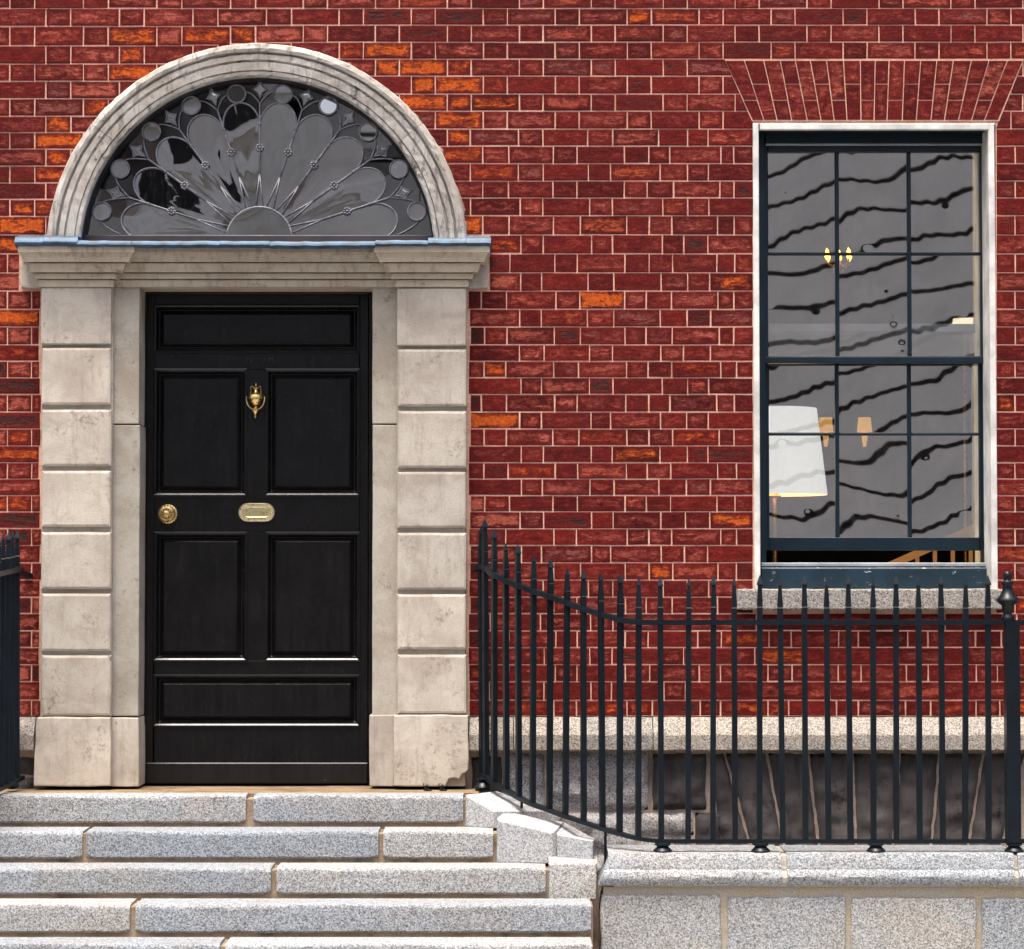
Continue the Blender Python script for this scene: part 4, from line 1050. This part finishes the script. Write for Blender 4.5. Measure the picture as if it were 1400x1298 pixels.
hexa('wing_stone', [(750, 1231, -.86), (816, 1231, -.86), (816, 1181, -.86), (750, 1181.5, -.86)], [(750, 1217, -.62), (816, 1217, -.62), (816, 1171, -.70), (750, 1171, -.70)], M_GRAN2)
mb = MB(); P_ = [W(640, 1092, -.34), W(676, 1116, -.40), W(756, 1146, -.60), W(806, 1156, -.64)]
mb.rings([[(p.x, p.y + .03, -.1) for p in P_] + [(p.x + .12, min(p.y + .4, .02), -.1) for p in reversed(P_)], [(p.x, p.y + .03, p.z - .03) for p in P_] + [(p.x + .02, min(p.y + .36, .02), p.z - .05) for p in reversed(P_)]]); mb.build('wing_core', M_RENDER, steps)

# boot scraper stumps on the landing
bs = empty('boot_scraper', (WX(600, 1072, -.14), -.14, ZS[0])); tag(bs, 'broken black iron boot scraper at the foot of the doorcase', 'boot scraper')
for px in (583, 604):
    c = W(px, 1073, -.14); c.z = ZS[0]; mb = MB(); mb.rings([[(c.x + r * math.cos(t * math.pi / 3) + o_, c.y + r * math.sin(t * math.pi / 3), c.z + h) for t in range(6)] for r, h, o_ in ((.018, -.004, .006), (.018, .004, .006), (.007, .008, 0), (.007, .014, 0), (.013, .024, -.003), (.005, .034, -.010))]); mb.build('stump', M_IRON, bs, c, 30)

# ================================================================== AREA WALL
YR = -.86
aw = empty('area_wall', (WX(1100, 1300, -.98), -.98, 0)); tag(aw, 'low granite plinth wall with moulded coping under the iron railing', 'wall')
YCf = -.95
cz = WZ(1166, YCf)
def cope_prof():
    Z = lambda py: WZ(py, YCf)
    return [(-.62, Z(1212)), (YCf + .045, Z(1213)), (YCf + .012, Z(1211)), (YCf, Z(1205)), (YCf - .002, Z(1199)), (YCf + .008, Z(1193)), (YCf + .026, Z(1190)), (YCf + .026, Z(1187.5)), (YCf + .030, Z(1184)), (YCf + .034, Z(1177)), (YCf + .040, Z(1171)), (YCf + .050, Z(1168)), (-.70, Z(1166.5)), (-.62, Z(1166))]
def coping(x0, x1, slopeL=0):
    a, b = WX(x0, 1190, YCf), WX(x1, 1190, YCf); n = max(3, int((b - a) / .04)); mb = MB(); rings = []
    P = cope_prof(); zt = P[-1][1]; zb = P[0][1]
    for q in range(n + 1):
        x = a + (b - a) * q / n; rings.append([(x + (slopeL * S(YCf) * max(0, (z - zb) / (zt - zb)) ** 1.3 * (1 if q == 0 else 0)), y + RND.uniform(-.0015, .0015), z + RND.uniform(-.0012, .0012)) for y, z in P])
    mb.rings(rings); mb.f = [tuple(reversed(f)) for f in mb.f]; mb.build('coping_stone', M_GRAN2, aw, ((a + b) / 2, YCf, zb), 35)
mb = MB(); a_, b_ = WX(840, 1190, YCf), WX(XR, 1190, YCf); mb.rings([[(x, y + .012, z - .006) for y, z in cope_prof()] for x in (a_, b_)]); mb.f = [tuple(reversed(f)) for f in mb.f]; mb.build('coping_core', m_mortar('grey_coping_mortar', (.42, .39, .34), (.36, .33, .27), (.17, .14, .11), .5), aw)
coping(819, 1069, 20); coping(1077, 1388.5); coping(1394, 1700); coping(1706, XR)
mb = MB(); mb.box(WX(826, 1250, -.97), WX(XR, 1250, -.97), -.908, -.64, -.02, WZ(1213, -.92)); mb.build('joint_mortar', m_mortar('grey_tan_mortar', (.40, .37, .31), (.42, .36, .26), (.2, .17, .13), .5), aw)
yb_ = 1222
for x0, x1, t in ((821, 987, 1223), (994, 1157, 1226), (1163, 1336, 1227), (1342, 1500, 1228), (1506, 1700, 1226), (1706, XR, 1226)):
    slab('granite_block', rough(QUAD([(x0, 1334), (x1, 1334), (x1, t), (x0, t)], -.92), .04, .005), -.922 + RND.uniform(-.004, .003), -.70, .010, M_GRAN2, aw, True)
mb = MB(); mb.box(WX(636, 1100), WX(XR, 1100), -.62, .03, -1.7, -1.55); structure(mb.build('area_floor', M_PAVE))
mb = MB(); mb.box(WX(826, 1250, -.97), WX(XR, 1250, -.97), -.95, -.63, -1.6, -.31); mb.build('retaining_wall', M_RENDER, aw)

# ================================================================== IRON RAILINGS
BARPX = [664.4, 675.8, 692.4, 709.5, 728.2, 751.3, 773, 798, 823.8, 847, 872.6, 904]
BOTPY = [1061, 1070.8, 1079.7, 1090, 1099.3, 1107.4, 1115.6, 1123.7, 1132.4, 1139.2, 1146, 1149.5]
TOPPY = [776, 785, 793.5, 800.5, 807.5, 815, 823, 832, 840.2, 846.4, 850.4, 851]
sp = .0985
ys = [YR]
for k in range(len(BARPX) - 2, -1, -1):
    dX = (BARPX[k + 1] - BARPX[k]) * S(ys[0]); ys.insert(0, ys[0] + math.sqrt(max(sp * sp - dX * dX, 0)) * 1.0)
rail_r = empty('iron_railing', (W(904, 1165, YR).x, YR, cz)); tag(rail_r, 'dark iron spear-topped railing sweeping down beside the steps to the plinth', 'railing')
BAR_MESH = {}
def spear(h, up, kind):
    """bar of height h between the rails' centres, spear head up above the top rail"""
    key = (round(h, 3), round(up, 3), kind)
    if key in BAR_MESH: return BAR_MESH[key]
    mb = MB(); w_ = .0114
    def sq(q, z, q2=None): q2 = q2 or q; return [(-q, -q2, z), (q, -q2, z), (q, q2, z), (-q, q2, z)]
    g = up * .33
    if kind == 0:   # flared arrow head
        rings = [sq(w_, 0), sq(w_, h + g - .004), sq(w_ * .82, h + g), sq(w_ * 1.02, h + g + .006), sq(w_ * .72, h + up - .045), sq(w_ * .66, h + up - .044), sq(w_ * 1.12, h + up - .041), sq(w_ * 1.0, h + up - .034), sq(w_ * .08, h + up)]
    else:           # slim tapering head
        rings = [sq(w_, 0), sq(w_, h + g - .004), sq(w_ * .82, h + g), sq(w_ * 1.02, h + g + .006), sq(w_ * .60, h + up - .040), sq(w_ * .78, h + up - .034), sq(w_ * .08, h + up)]
    mb.rings(rings); me = bpy.data.meshes.new('bar'); me.from_pydata(mb.v, [], mb.f); me.materials.append(M_IRON); BAR_MESH[key] = me; return me
def put_bar(parent, base, h, up, kind, rz=0.0):
    ob = bpy.data.objects.new('bar', spear(h, up, kind)); COL.objects.link(ob); place(ob, base, parent); ob.rotation_euler = (RND.uniform(-.008, .008), RND.uniform(-.008, .008), rz); return ob
path_b, path_t = [], []
TIP = [709, 724.5, 740.5, 744, 756.5, 763.5, 774, 779.5, 784, 785, 788, 788.5]
for k, px in enumerate(BARPX):
    b = W(px, BOTPY[k], ys[k]); t = W(px, TOPPY[k], ys[k]); t.x = b.x; tip = WZ(TIP[k], ys[k]); path_b.append(b); path_t.append(t)
    d = (Vector((BARPX[min(k + 1, 11)], 0)) - Vector((BARPX[max(k - 1, 0)], 0))).x
    ang = math.atan2(-(ys[max(k - 1, 0)] - ys[min(k + 1, 11)]), (BARPX[min(k + 1, 11)] - BARPX[max(k - 1, 0)]) * S(YR))
    if k == 0: put_bar(rail_r, b + Vector((0, 0, -.01)), t.z - b.z + .01, tip - t.z, 0, .5); continue
    put_bar(rail_r, b, round(t.z - b.z, 2), round(tip - t.z, 2), k % 2 == 0 and 1 or 0, -ang * .4)
b0 = W(650, 1060, ys[0] + .03)
zb, zt = path_b[-1].z, path_t[-1].z
FLAT = [939.4, 972.5, 1002.4, 1035, 1066.5, 1097.5, 1129, 1159, 1190.5, 1221.5, 1253.5, 1285, 1315.5, 1347.5]
for k, px in enumerate(FLAT + [1415 + 31.3 * q for q in range(12)]):
    put_bar(rail_r, Vector((WX(px + 3 * min(1, (px - 900) / 150), 1000, YR), YR, zb)), zt - zb, WZ(786.5 if k % 2 else 789.5, YR) - zt, (k + 1) % 2)
# corner stay bar against the wall
put_bar(rail_r, W(659.5, 1061, ys[0] + .05), path_t[0].z - path_b[0].z, WZ(716, 0) - path_t[0].z - .01, 1, .5)
endx = WX(1800, 1000, YR)
sec_b = [(-.015, -.010), (.015, -.010), (.015, .006), (-.015, .006)]; sec_t = [(-.017, -.012), (.017, -.012), (.017, .010), (-.017, .010)]
def smooth_path(P):
    out = []
    for i in range(len(P) - 1):
        p0, p1, p2, p3 = P[max(i - 1, 0)], P[i], P[i + 1], P[min(i + 2, len(P) - 1)]
        for q in range(4):
            t = q / 4; out.append(.5 * ((2 * p1) + (p2 - p0) * t + (2 * p0 - 5 * p1 + 4 * p2 - p3) * t * t + (-p0 + 3 * p1 - 3 * p2 + p3) * t ** 3))
    return out + [P[-1]]
mb = MB(); sweep(mb, smooth_path([W(658, 1058, ys[0] + .06)] + path_b + [Vector((WX(939, 1000, YR), YR, zb))]) + [Vector((endx, YR, zb))], sec_b, (0, 0, 1)); mb.build('bottom_rail', M_IRON, rail_r, path_b[-1])
mb = MB(); sweep(mb, smooth_path([W(651, 779, ys[0] + .10), W(657, 775, ys[0] + .05)] + path_t + [Vector((WX(939, 1000, YR), YR, zt))]) + [Vector((endx, YR, zt))], sec_t, (0, 0, 1)); mb.build('top_rail', M_IRON, rail_r, path_t[-1])
zc_ = WZ(1166, -.95)
def spool(parent, x, y, z0, z1):
    h = z1 - z0; mb = MB(); lathe(mb, [(.040, 0), (.041, h * .12), (.036, h * .25), (.026, h * .5), (.024, h * .6), (.034, h * .72), (.034, h * .9), (.020, h)], (x, y, z0), 'Z', 16); mb.build('foot', M_IRON, parent, (x, y, z0), 40)
for px in (906, 1040, 1197.5, 1386.5, 1540, 1700): spool(rail_r, WX(px, 1158, YR), YR, zc_ - .004, zb - .008)
c = W(660, 1064, ys[0]); mb = MB(); lathe(mb, [(.012, -.06), (.034, -.055), (.040, -.04), (.032, -.026), (.020, -.016), (.03, -.004), (.012, .004)], tuple(c), 'Z', 14); mb.build('foot', M_IRON, rail_r, c, 40)
for px, k_, dz in ((714.5, 3, .05), (825.5, 8, .19)):
    b = path_b[k_]; mb = MB(); mb.box(b.x - .006 + .012, b.x + .006 + .012, b.y - .006, b.y + .006, b.z - dz, b.z - .006); mb.build('stay', M_IRON, rail_r, b)
# heavy standard with turned finial
px = 1382; c = Vector((WX(px + 2, 1000, YR), YR, zb)); H = zt - zb; k = S(YR); mb = MB(); w_ = 9.5 * k
mb.rings([[(c.x - w_, YR - w_, z), (c.x + w_, YR - w_, z), (c.x + w_, YR + w_, z), (c.x - w_, YR + w_, z)] for z in (zb - .008, zt + .004)]); mb.build('standard', M_IRON, rail_r, c)
mb = MB(); Z = lambda py: WZ(py, YR)
cc = (WX(1377.5, 820, YR), YR, 0)
lathe(mb, [(8.5 * k, Z(850)), (9 * k, Z(846)), (8.2 * k, Z(843)), (6.2 * k, Z(841)), (5.8 * k, Z(838.5)), (7.6 * k, Z(834)), (8.5 * k, Z(828)), (12.5 * k, Z(825)), (15.6 * k, Z(821)), (14.8 * k, Z(818)), (11 * k, Z(815)), (7.6 * k, Z(808)), (6.2 * k, Z(801)), (8.6 * k, Z(798)), (8.6 * k, Z(796)), (5 * k, Z(793)), (5.6 * k, Z(790)), (5.8 * k, Z(786)), (4.6 * k, Z(782.5)), (2 * k, Z(781)), (.1 * k, Z(780.8))], cc, 'Z', 28); mb.build('finial', M_IRON, rail_r, (cc[0], YR, zt), 50)
# railing at the left, running out from the wall
rail_l = empty('iron_railing', (W(20, 1078, -.1).x, -.1, ZS[0])); tag(rail_l, 'dark iron railing seen end on at the left edge beside the doorcase', 'railing')
pb, pt = [], []
for k in range(9):
    y = -.10 - .088 * k; px = 23.5 - 7.2 * k; b = W(px, 1066 + 3.6 * k * 1.0, y); t = W(px, 781 + 1.6 * k - 3, y); t.x = b.x; pb.append(b); pt.append(t)
    put_bar(rail_l, b, round(t.z - b.z, 2), .175, k % 2, .15)
mb = MB(); sweep(mb, [W(30, 1062, -.06)] + pb, sec_b, (0, 0, 1)); mb.build('bottom_rail', M_IRON, rail_l, pb[0])
mb = MB(); sweep(mb, [W(41, 788, .01), W(30, 784, -.05)] + pt, sec_t, (0, 0, 1)); mb.build('top_rail', M_IRON, rail_l, pt[0])
b = W(17, 1075, -.16); mb = MB(); lathe(mb, [(.022, -.012), (.032, 0), (.030, .012), (.018, .022), (.012, .05)], tuple(b), 'Z', 14); mb.build('foot', M_IRON, rail_l, b, 40)
